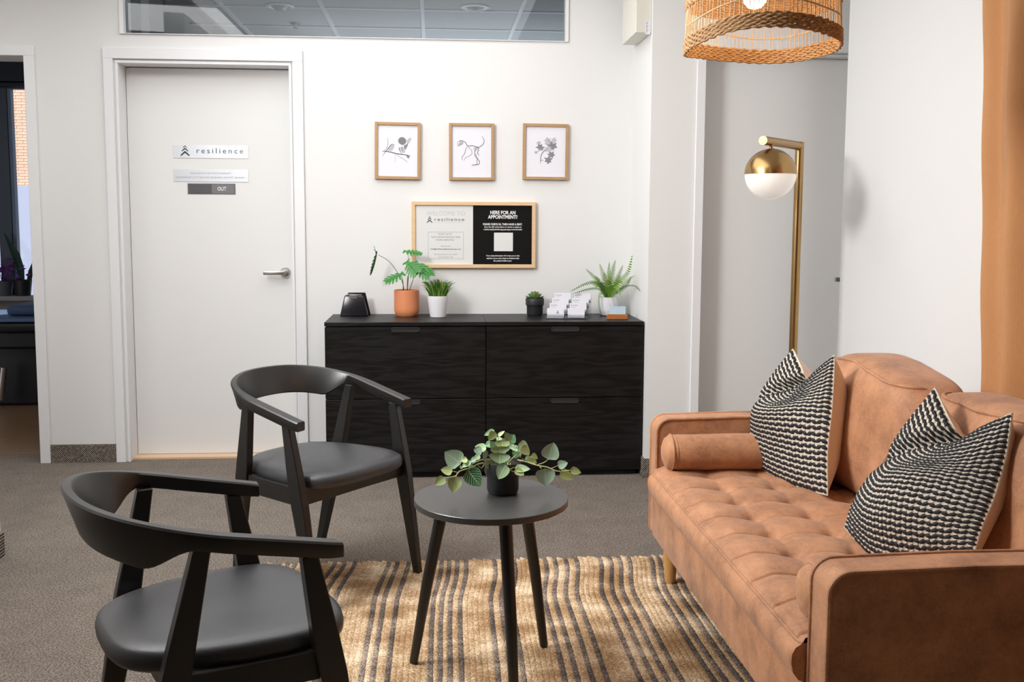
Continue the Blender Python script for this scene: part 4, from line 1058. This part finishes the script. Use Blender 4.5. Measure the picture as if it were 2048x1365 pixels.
def leaf(name, parent, base, tip, width, m, nrm=(0, -1, 0), cup=.15, droop=.0, shape=.8, nu=6, nv=10, tipk=1.0):
    base, tip, nrm = Vector(base), Vector(tip), Vector(nrm).normalized()
    ax = tip-base; L_ = ax.length; t = ax.normalized(); s = t.cross(nrm).normalized(); n_ = s.cross(t).normalized()
    b = NB(); uvl = b.loops.layers.uv.new('UVMap'); V = []
    for j in range(nv+1):
        v = j/nv; prof_ = (sin(pi*v**shape))**.62*(1-.25*v*tipk) if 0 < v < 1 else 0
        if tipk and v > .8: prof_ *= 1-(v-.8)/.2*.25
        w_ = width/2*max(prof_, .02)
        row = []
        for i in range(nu+1):
            u = i/nu*2-1
            p = base+t*(L_*v)+s*(w_*u)+n_*(-cup*w_*(1-u*u)+cup*w_*.4-droop*L_*v*v+.004*0)
            row.append((b.verts.new(p), (i/nu, v)))
        V.append(row)
    for j in range(nv):
        for i in range(nu):
            q = (V[j][i], V[j][i+1], V[j+1][i+1], V[j+1][i])
            f = b.faces.new([a[0] for a in q])
            for lp_, a in zip(f.loops, q): lp_[uvl].uv = a[1]
    return obj(name, b, m, parent, smooth='all')
soil = mat('potting_soil', (.03, .02, .015), .95)
# --- terracotta pot with split-leaf philodendron
p = at(813.5, 627, 5.29)
ph = thing('philodendron_plant', 'split-leaf plant in an orange terracotta pot on the left cabinet', 'plant', (p.x, 5.29, ZT))
rr = 25.3/1994.2*5.24
prof = [(0, .004), (.044, .004), (.047, 0), (.052, 0), (rr*.93, .012), (rr*.995, .03), (rr, .05), (rr, .136), (rr*.96, .138), (rr*.92, .136), (rr*.92, .11), (0, .108)]
b = NB(); lathe(b, prof, 56); obj('pot', b, mat('terracotta', (.74, .27, .12), .5, bump=.05, bscale=80), ph, smooth=True)
b = NB(); lathe(b, [(0, .116), (rr*.915, .114)], 32); obj('soil', b, soil, ph)
grn = leafmat('split_leaf_green', (.018, .15, .02), (.045, .26, .035), (.08, .32, .06), .35, 6, .06)
stem_m = mat('plant_stem', (.10, .11, .035), .5)
ctr = Vector((p.x, 5.29, ZT))
def stem(parent, pts, r_=.0022, m=None):
    b = NB(); n = 14; P_ = [Vector(q) for q in pts]
    tube(b, [cr(P_, i/n) for i in range(n+1)], [r_*(1-.4*i/n) for i in range(n+1)], 6); obj('stem', b, m or stem_m, parent, smooth=True)
def splitleaf(base, tip, width, lobes, nrm, side=(1, 1)):
    base, tip, nrm = Vector(base), Vector(tip), Vector(nrm).normalized(); ax = tip-base; L_ = ax.length; t = ax.normalized(); s = t.cross(nrm).normalized(); n_ = s.cross(t).normalized()
    b = NB(); uvl = b.loops.layers.uv.new('UVMap')
    def strip(c0, c1, w_, bend):
        prev = None; d = (c1-c0); tt = d.normalized(); sd = tt.cross(n_).normalized()
        for j in range(7):
            v = j/6; ww = w_*(.75+.35*sin(pi*v))*(1 if v < .8 else (1-(v-.8)/.2*.85)); q = c0+d*v-n_*(bend*v*v)
            cur = ((b.verts.new(q-sd*ww), (.1, v)), (b.verts.new(q-n_*ww*.25), (.5, v)), (b.verts.new(q+sd*ww), (.9, v)))
            if prev:
                for i in (0, 1):
                    qq = (prev[i], prev[i+1], cur[i+1], cur[i]); f = b.faces.new([a[0] for a in qq])
                    for lp_, a in zip(f.loops, qq): lp_[uvl].uv = a[1]
            prev = cur
    strip(base, tip, width*.13, .1*L_)
    for k_ in range(lobes):
        f = k_/(lobes-1); v0 = .02+.80*f; wl = width/2*(sin(pi*(.22+.62*(1-f)*1.0)) if True else 1)
        for sg, kx in ((-1, side[0]), (1, side[1])):
            a_ = (1.9 if k_ == 0 else 1.25-.55*f)
            dirn = (t*cos(a_)+s*sg*sin(a_))
            strip(base+t*L_*v0-n_*(.1*L_*v0*v0), base+t*L_*v0+dirn*wl*kx-n_*(.1*L_*v0*v0+.12*wl), L_*.055, .12*wl)
    obj('leaf', b, grn, ph, smooth='all')
def L5(px_, py_, Y): return at(px_, py_, Y)-ctr
s0 = Vector((0, 0, .115))
stem(ph, [s0+Vector((-.012, 0, 0)), L5(803, 560, 5.27), L5(780, 525, 5.25), L5(757, 510, 5.24)])
splitleaf(L5(754, 505, 5.24), L5(746, 553, 5.26), .075, 8, (.93, -.25, .2), (1, 1))
splitleaf(L5(752, 510, 5.24), L5(750, 492, 5.25), .03, 3, (.93, -.25, .2))
stem(ph, [s0+Vector((-.018, -.01, 0)), L5(806, 565, 5.25), L5(803, 551, 5.24)])
splitleaf(L5(806, 547, 5.24), L5(769, 562, 5.20), .085, 6, (.1, -.6, .8))
stem(ph, [s0+Vector((.0, .01, 0)), L5(818, 540, 5.31), L5(816, 508, 5.32)])
splitleaf(L5(808, 503, 5.32), L5(845, 506, 5.28), .055, 6, (.1, -.75, .65))
stem(ph, [s0+Vector((.004, -.01, 0)), L5(815, 560, 5.24), L5(818, 540, 5.22)]); stem(ph, [s0+Vector((.008, 0, 0)), L5(826, 560, 5.25), L5(833, 535, 5.23)])
splitleaf(L5(813, 524, 5.22), L5(833, 545, 5.16), .115, 7, (-.3, -.8, .5))
splitleaf(L5(830, 526, 5.22), L5(862, 550, 5.17), .125, 7, (.3, -.75, .55))
# --- grass in white pot
p = at(876, 631, 5.215); ctr2 = Vector((p.x, 5.215, ZT))
gp = thing('potted_grass', 'short green grass in a small white pot beside the orange pot', 'plant', ctr2)
rr = 21.0/1994.2*5.2
b = NB(); lathe(b, [(0, .003), (.036, .003), (.038, 0), (.041, .002), (rr*.97, .082), (rr, .100), (rr, .112), (rr*.95, .112), (rr*.93, .095), (0, .094)], 48); obj('pot', b, mat('white_ceramic', (.80, .80, .84), .35), gp, smooth=True)
b = NB(); gm = [mat('grass_green', (.10, .23, .02), .5), mat('grass_dark', (.03, .12, .015), .5), mat('grass_light', (.32, .42, .08), .5)]
for i in range(330):
    a = random.uniform(0, 2*pi); r0 = random.uniform(0, rr*.75); lean = (r0/rr)*random.uniform(.5, 1.25); h_ = random.uniform(.07, .118)*(1-.12*lean)
    d = Vector((cos(a), sin(a), 0)); q0 = d*r0+Vector((0, 0, .09)); e_ = d*h_*lean*.85
    before = len(b.faces)
    blade(b, [q0, q0+Vector((0, 0, h_*.5))+e_*.25, q0+Vector((0, 0, h_*.85))+e_*.65, q0+Vector((0, 0, h_*(1-.15*lean)))+e_*1.05], [.0018, .0020, .0013, .0002], Vector((random.uniform(-.5, .5), -1, 0)).normalized())
    b.faces.ensure_lookup_table(); mi = random.choice((0, 0, 1, 1, 2))
    for f in b.faces[before:]: f.material_index = mi
obj('grass_blades', b, gm, gp, kind='stuff')
# --- succulent
p = at(1069.5, 629, 5.30); ctr3 = Vector((p.x, 5.30, ZT))
su = thing('succulent_plant', 'green succulent rosette in a small stepped black pot on the right cabinet', 'plant', ctr3)
def stepped_pot(par, R_, H_, m=blackpot):
    b = NB(); lathe(b, [(0, .002), (R_*.70, .002), (R_*.76, 0), (R_*.82, H_*.05), (R_*.87, H_*.12), (R_*.88, H_*.54), (R_*.92, H_*.575), (R_*.99, H_*.62), (R_, H_*.66), (R_, H_*.985), (R_*.985, H_), (R_*.93, H_), (R_*.91, H_*.9), (0, H_*.88)], 56)
    return obj('pot', b, m, par, smooth=True)
R3 = 18.7/1994.2*5.28; stepped_pot(su, R3, .092)
sm = leafmat('succulent_green', (.13, .26, .07), (.22, .36, .13), (.30, .42, .2), .4, 1, .0)
sm2 = leafmat('succulent_tip', (.17, .20, .07), (.22, .28, .1), (.3, .36, .18), .4, 1, .0)
for ring, (nn, r0, L_, el, w_) in enumerate(((8, .012, .046, .22, .030), (8, .010, .040, .55, .028), (6, .006, .036, .95, .024), (4, .003, .03, 1.3, .018))):
    for i in range(nn):
        a = 2*pi*(i+.5*(ring % 2))/nn+.2
        d = Vector((cos(a)*cos(el), sin(a)*cos(el), sin(el))); q0 = Vector((cos(a)*r0, sin(a)*r0, .088+ring*.004))
        leaf('leaf', su, q0, q0+d*L_, w_, sm if ring < 2 else sm2, (-cos(a)*sin(el), -sin(a)*sin(el), cos(el)), .5, -.15, .95, 4, 6)
# --- fern
p = at(1217, 629, 5.28); ctr4 = Vector((p.x, 5.28, ZT))
fe = thing('potted_fern', 'green fern in a white textured pot in the corner of the right cabinet', 'plant', ctr4)
rr = 20.3/1994.2*5.24
b = NB()
def fpot(u, v):
    prof_ = [(.040, 0), (.046, .004), (rr*.97, .03), (rr, .07), (rr*1.0, .100)]
    k_ = v*4; i = min(int(k_), 3); f = k_-i; r_ = prof_[i][0]*(1-f)+prof_[i+1][0]*f; z = prof_[i][1]*(1-f)+prof_[i+1][1]*f
    a = 2*pi*u; r_ += .0016*sin(12*a+z*70)
    return (r_*cos(a), r_*sin(a), z)
grid(b, fpot, 96, 28, closeu=True); lathe(b, [(0, .001), (.040, 0)], 32); lathe(b, [(rr*.99, .1), (rr*.93, .100), (rr*.92, .09), (0, .088)], 48)
obj('pot', b, mat('white_textured_ceramic', (.78, .78, .80), .55), fe, smooth='all')
fm = [mat('fern_green', (.19, .38, .03), .5), mat('fern_dark', (.07, .17, .025), .5), mat('fern_pale', (.30, .42, .14), .5)]
def frond(pts, wmax, mi, nrm=(0, -1, 0), n=30):
    P_ = [Vector(q) for q in pts]; b = NB(); C = [cr(P_, i/n) for i in range(n+1)]
    tube(b, C, [.0016*(1-.7*i/n) for i in range(n+1)], 5)
    N_ = Vector(nrm).normalized()
    for i in range(2, n+1):
        t = (C[min(i+1, n)]-C[i-1]).normalized(); s = t.cross(N_).normalized(); f = i/n
        w_ = wmax*(sin(pi*min(1, f*.93+.07))**.6)*(1-.35*f)
        for sg in (-1, 1):
            d = (s*sg+t*.45).normalized()*w_; q = C[i]; hw_ = (C[i]-C[i-1]).length*.27
            e_ = q+d-N_*-.0-Vector((0, 0, .12*w_))
            v = [b.verts.new(q-t*hw_), b.verts.new(q+d*.55-t*hw_*1.0+N_*.001), b.verts.new(e_), b.verts.new(q+d*.55+t*hw_*.8), b.verts.new(q+t*hw_)]
            b.faces.new(v)
    obj('frond', b, fm[mi], fe)
Lf = lambda px_, py_, Y: at(px_, py_, Y)-ctr4
c0 = Vector((0, 0, .09))
for pts, w_, mi, nr in (
    ([(1212, 592), (1195, 566), (1172, 568), (1141, 583)], .017, 1, (0, -.8, .6)),
    ([(1212, 592), (1196, 578), (1172, 580), (1144, 589)], .016, 1, (0, -.6, .8)),
    ([(1214, 590), (1200, 568), (1186, 552), (1171, 538)], .018, 0, (0, -1, .2)),
    ([(1216, 590), (1210, 565), (1205, 545), (1199, 527)], .021, 2, (0, -1, 0)),
    ([(1218, 590), (1216, 565), (1217, 545), (1219, 524)], .020, 0, (.2, -1, 0)),
    ([(1220, 590), (1222, 560), (1226, 538), (1231, 520)], .022, 0, (0, -1, 0)),
    ([(1222, 590), (1232, 562), (1240, 545), (1246, 530)], .018, 2, (0, -1, 0)),
    ([(1222, 590), (1240, 562), (1256, 545), (1265, 509)], .020, 0, (-.3, -1, 0)),
    ([(1222, 590), (1244, 572), (1256, 560), (1271, 551)], .018, 2, (-.2, -1, .2)),
    ([(1224, 590), (1242, 580), (1256, 567), (1262, 553)], .016, 1, (0, -1, .2)),
    ([(1224, 592), (1246, 575), (1268, 572), (1281, 583)], .016, 1, (0, -.7, .7)),
    ([(1218, 592), (1226, 575), (1236, 578), (1242, 596)], .016, 0, (0, -1, .3)),
    ([(1212, 592), (1204, 584), (1199, 592), (1197, 612)], .014, 0, (0, -1, .2)),
    ([(1218, 592), (1219, 574), (1220, 558), (1222, 545)], .024, 0, (0, -1, 0)),
    ([(1214, 592), (1206, 575), (1196, 560), (1190, 553)], .020, 1, (0, -1, .2)),
    ([(1221, 592), (1228, 572), (1236, 560), (1240, 550)], .022, 0, (0, -1, .2)),
    ([(1216, 592), (1213, 572), (1210, 556), (1208, 545)], .022, 0, (0, -1, 0))):
    rs_ = .12*ss(1235, 1280, pts[3][0]); Ys = (5.28, 5.26-.03*random.random()-rs_*.3, 5.24-.05*random.random()-rs_*.7, 5.21-.05*random.random()-rs_)
    frond([c0+Vector((random.uniform(-.02, .02), random.uniform(-.015, .015), 0))]+[Lf(q[0], q[1], y_) for q, y_ in zip(pts, Ys)], w_*1.25, mi, nr)
for i in range(12):
    a = random.uniform(0, 2*pi); d = Vector((cos(a), sin(a)*.8, 0)); L_ = random.uniform(.07, .11)
    if d.y > 0: d.y *= .3
    if d.x > 0: d.x *= .7
    frond([c0, c0+d*L_*.35+Vector((0, 0, L_*.6)), c0+d*L_*.7+Vector((0, 0, L_*.85)), c0+d*L_+Vector((0, 0, L_*.8))], .016, i % 2, (0, -.8, .6), 20)
# --- tiered card holder with eight card stacks
acr = glass('clear_acrylic', (.93, .94, .95)); 
hp = at(1122, 632, 5.13)
hd_ = thing('card_holder', 'clear acrylic tiered card holder on the right cabinet between succulent and fern', 'card holder', (hp.x, 5.17, ZT), R(-9))
b = NB()
for k in range(4):
    y = -.075+k*.040; zb = .004+k*.0235
    for c in (0, 1):
        x0 = -.066+c*.105+k*.010
        box(b, x0-.002, x0+.094, y-.004, y-.0025, zb, zb+.020); box(b, x0-.002, x0+.094, y+.013, y+.0145, 0, zb+.04)
        box(b, x0-.0035, x0-.002, y-.004, y+.0145, 0, zb+.03)
obj('tiers', b, acr, hd_)
b = NB(); box(b, .138, .140, -.06, .075, 0, .08); box(b, -.07, .138, -.078, .075, 0, .0015); obj('side_panel', b, acr, hd_)
cardm = mat('card_white', (.68, .68, .73), .6)
names_ = {(0, 0): 'front left stack of white business cards with a chevron logo', (0, 1): 'front right stack of plain white business cards',
          (1, 0): 'left stack of white business cards, second tier of the holder', (1, 1): 'right stack of white business cards, second tier of the holder',
          (2, 0): 'left stack of white business cards, third tier of the holder', (2, 1): 'right stack of white business cards, third tier of the holder',
          (3, 0): 'rearmost left stack of white business cards in the holder', (3, 1): 'rearmost right stack of white business cards in the holder'}
Rz = Matrix.Rotation(R(-9), 4, 'Z')
for k in range(4):
    for c in (0, 1):
        x0 = -.020+c*.105+k*.010; y = -.075+k*.040; zb = .006+k*.0235
        loc = Vector((hp.x, 5.17, ZT))+Rz@Vector((x0, y+.001, zb))
        t = thing('business_cards', names_[(k, c)], 'cards', loc, R(-9), 'business cards in the tiered holder'); t.rotation_euler = (R(-16), 0, R(-9))
        b = NB()
        for q in range(5): box(b, -.044, .044, q*.0016, q*.0016+.0013, 0, .050)
        obj('card_stack', b, cardm, t)
        if k == 0 and c == 0:
            b = NB(); chevrons(b, .010, .019, .014, -.0004); obj('logo_mark', b, dark_p, t)
            bb_ = NB(); box(bb_, -.046, .040, -.0022, -.001, -.004, .044); obj('front_card', bb_, cardm, t)
            for o_ in t.children:
                if o_.name.startswith('logo'): o_.location.y = -.0024
        elif k > 0:
            b = NB(); box(b, -.037, -.033, -.0004, -.0001, .036, .041); box(b, -.030, -.004, -.0004, -.0001, .0375, .0400); box(b, -.036, -.014, -.0004, -.0001, .0285, .0297); obj('card_print', b, ink2, t)
# --- wooden card block with blue card
p = at(1236, 638, 5.045)
wk = thing('wooden_card_stand', 'small orange wooden card block at the right end of the cabinets', 'card holder', (p.x, 5.075, ZT), R(-4))
teak = mat('orange_teak', (.50, .19, .06), .45, noise=1, nscale=30, col2=(.36, .12, .035), stretch=(1, 8, 8))
b = NB(); box(b, -.052, .054, -.018, -.002, 0, .026); bev(b, .002, 2); obj('front_block', b, teak, wk)
b = NB(); box(b, -.052, .054, .001, .018, 0, .020); bev(b, .002, 2); obj('back_block', b, teak, wk)
b = NB(); box(b, -.052, .054, -.0019, .0009, 0, .010); obj('slot_floor', b, teak, wk)
bc = thing('blue_card', 'pale blue card standing in the orange wooden block', 'card', (p.x+.002, 5.0745, ZT+.0102), R(-4))
b = NB(); box(b, -.040, .042, -.0008, .0003, 0, .056); obj('card', b, mat('pale_blue_card', (.52, .70, .82), .6), bc)
b = NB(); box(b, -.034, -.02, -.0011, -.0009, .048, .050); box(b, -.01, .03, -.0011, -.0009, .026, .0268); obj('card_print', b, mat('blue_print', (.35, .55, .7), .6), bc)

# ------------------------------------------------------------------ plant on the side table
TZ = .5217
p = atz(1006, 988, TZ)
C5 = Vector((p.x, p.y+.012, TZ)); 
tp = thing('trailing_plant', 'trailing plant with pale veined leaves in a stepped black pot on the round table', 'plant', C5)
Y5 = C5.y; R5 = 37.3/1994.2*Y5; H5 = .092
stepped_pot(tp, R5, H5)
b = NB(); lathe(b, [(0, H5*.93), (R5*.9, H5*.91)], 32); obj('soil', b, soil, tp)
vg = [leafmat('veined_leaf_pale', (.26, .48, .20), (.40, .62, .32), (.80, .88, .66), .5, 8, .26),
      leafmat('veined_leaf_mint', (.32, .55, .36), (.46, .68, .50), (.78, .88, .76), .5, 8, .24),
      leafmat('veined_leaf_dark', (.03, .16, .06), (.06, .24, .09), (.62, .78, .52), .45, 7, .24),
      leafmat('veined_leaf_lime', (.42, .58, .16), (.55, .70, .28), (.82, .88, .6), .5, 8, .24)]
vine_m = mat('vine_stem', (.46, .48, .18), .5)
K = 2048/330
def tl(x, y, dy=0): return at(850+x/K, 840+y/K, Y5+dy)-C5
def st(pts, r_=.0016): stem(tp, [tl(*q) for q in pts], r_, vine_m)
st([(820, 560, 0), (700, 540, -.03), (560, 600, -.05), (430, 640, -.07), (380, 700, -.08), (280, 720, -.09), (245, 720, -.09)], .0022)
st([(820, 500, 0), (700, 500, -.02), (560, 560, -.04), (460, 585, -.05), (425, 530, -.05)]); st([(400, 655, -.07), (340, 638, -.07)], .0013); st([(385, 690, -.08), (385, 715, -.085)], .0013)
st([(560, 600, -.05), (545, 625, -.06)], .0013)
st([(1150, 500, 0), (1260, 525, -.02), (1400, 570, -.04), (1520, 590, -.05), (1640, 640, -.06), (1800, 630, -.07)], .0022)
st([(1400, 560, -.04), (1480, 530, -.04), (1530, 492, -.04)], .0015); st([(1560, 610, -.05), (1645, 572, -.05)], .0013); st([(1420, 575, -.04), (1445, 605, -.05)], .0013)
st([(1030, 540, -.02), (1030, 590, -.05), (1095, 645, -.06), (1130, 620, -.06)], .0014); st([(1060, 540, -.02), (1050, 610, -.05), (1110, 590, -.06)], .0013)
st([(850, 560, 0), (880, 400, 0), (900, 300, .01), (860, 180, .01)], .0018); st([(950, 560, 0), (1000, 400, 0), (1000, 300, 0)], .0018); st([(1000, 560, 0), (1140, 430, 0), (1180, 380, 0)], .002); st([(900, 560, 0), (910, 260, 0), (905, 190, 0)], .0014)
st([(820, 470, 0), (760, 420, -.01), (720, 440, -.01)], .0014); st([(1270, 530, -.01), (1280, 440, 0)], .0013); st([(1200, 490, 0), (1300, 500, 0), (1340, 450, 0)], .0013); st([(650, 560, -.03), (700, 600, -.03), (740, 545, -.01)], .0012); st([(1180, 470, .01), (1200, 420, .01)], .0012)
LV = [  # base, tip, width (study px), material, depth, normal
 ((445, 545), (245, 400), 200, 1, -.05, (-.1, -1, .3)), ((340, 640), (195, 620), 92, 3, -.07, (0, -1, .3)), ((245, 720), (125, 810), 95, 3, -.09, (0, -1, .2)), ((380, 715), (345, 908), 140, 3, -.085, (0, -1, .1)),
 ((530, 622), (690, 830), 190, 2, -.06, (0, -1, .25)), ((525, 490), (440, 510), 70, 3, -.05, (.2, -.7, .7)), ((560, 510), (460, 590), 70, 0, -.05, (-.2, -.8, .6)), ((630, 475), (560, 530), 60, 2, -.04, (0, -.6, .8)),
 ((680, 440), (600, 500), 60, 0, -.04, (.3, -.7, .6)), ((755, 380), (735, 520), 62, 1, -.045, (.5, -1, 0)), ((760, 360), (620, 330), 120, 0, -.02, (.1, -.55, .8)), ((640, 335), (690, 440), 90, 1, -.03, (-.4, -.9, .2)),
 ((860, 270), (825, 360), 80, 1, -.02, (.4, -1, .2)), ((830, 290), (750, 330), 90, 2, .0, (0, -.6, .8)), ((860, 130), (735, 195), 60, 0, .01, (.4, -.7, .5)), ((870, 150), (790, 258), 90, 3, .0, (.2, -1, .1)), ((905, 200), (988, 140), 44, 3, .0, (-.2, -.8, .6)),
 ((1060, 265), (995, 158), 82, 0, -.01, (0, -1, .2)), ((1050, 270), (1110, 185), 110, 2, .02, (-.1, -1, .4)), ((960, 250), (960, 365), 150, 3, -.03, (0, -.8, .6)), ((930, 330), (935, 432), 200, 0, -.04, (0, -.75, .65)), ((935, 410), (920, 545), 210, 0, -.055, (0, -1, .25)),
 ((1100, 300), (1050, 350), 90, 2, 0, (0, -.5, .8)), ((1170, 360), (1048, 345), 80, 0, -.01, (0, -.6, .8)), ((1160, 300), (1290, 400), 150, 1, -.01, (.1, -.7, .7)), ((1200, 330), (1300, 440), 110, 3, -.02, (.6, -.9, .2)), ((1180, 370), (1080, 420), 110, 2, .02, (0, -.8, .3)),
 ((1330, 420), (1400, 490), 50, 3, 0, (0, -.8, .6)), ((1280, 470), (1390, 540), 80, 3, .0, (.2, -.8, .4)), ((1240, 490), (1330, 470), 50, 0, .01, (.2, -.8, .5)), ((820, 580), (745, 520), 90, 3, -.03, (-.2, -.9, .4)), ((610, 575), (545, 635), 90, 0, -.05, (0, -.7, .7)),
 ((1000, 560), (910, 740), 135, 0, -.06, (-.2, -1, .15)), ((1115, 600), (1305, 610), 90, 0, -.06, (0, -.75, .65)), ((1120, 615), (1230, 688), 80, 3, -.065, (.3, -1, .1)), ((1530, 495), (1600, 285), 185, 1, -.04, (0, -1, .15)), ((1645, 572), (1772, 535), 92, 1, -.05, (.1, -1, .3)),
 ((1490, 605), (1500, 825), 200, 1, -.055, (0, -1, .1)), ((1675, 640), (1845, 742), 100, 3, -.065, (.2, -1, .3)), ((1800, 620), (1940, 660), 80, 3, -.07, (.2, -1, .3)), ((455, 570), (445, 610), 40, 0, -.05, (0, -1, .2)),
 ((960, 480), (1000, 560), 100, 2, -.02, (0, -1, .2)), ((880, 470), (870, 570), 90, 2, -.01, (0, -1, .2)), ((1100, 400), (1180, 450), 110, 2, .04, (0, -.8, .5)), ((960, 290), (1010, 240), 80, 2, .03, (0, -.8, .5)), ((880, 250), (960, 235), 60, 1, .02, (0, -.7, .6)), ((1010, 540), (1020, 480), 60, 1, .03, (0, -.9, .4))]
for (bx0, by0), (bx1, by1), w_, mi, dy, nr in LV:
    leaf('leaf', tp, tl(bx0, by0, dy), tl(bx1, by1, dy+random.uniform(-.008, .002)), w_/K/1994.2*Y5*1.3, vg[mi], nr, .16, .04, .66, 6, 10, .6)
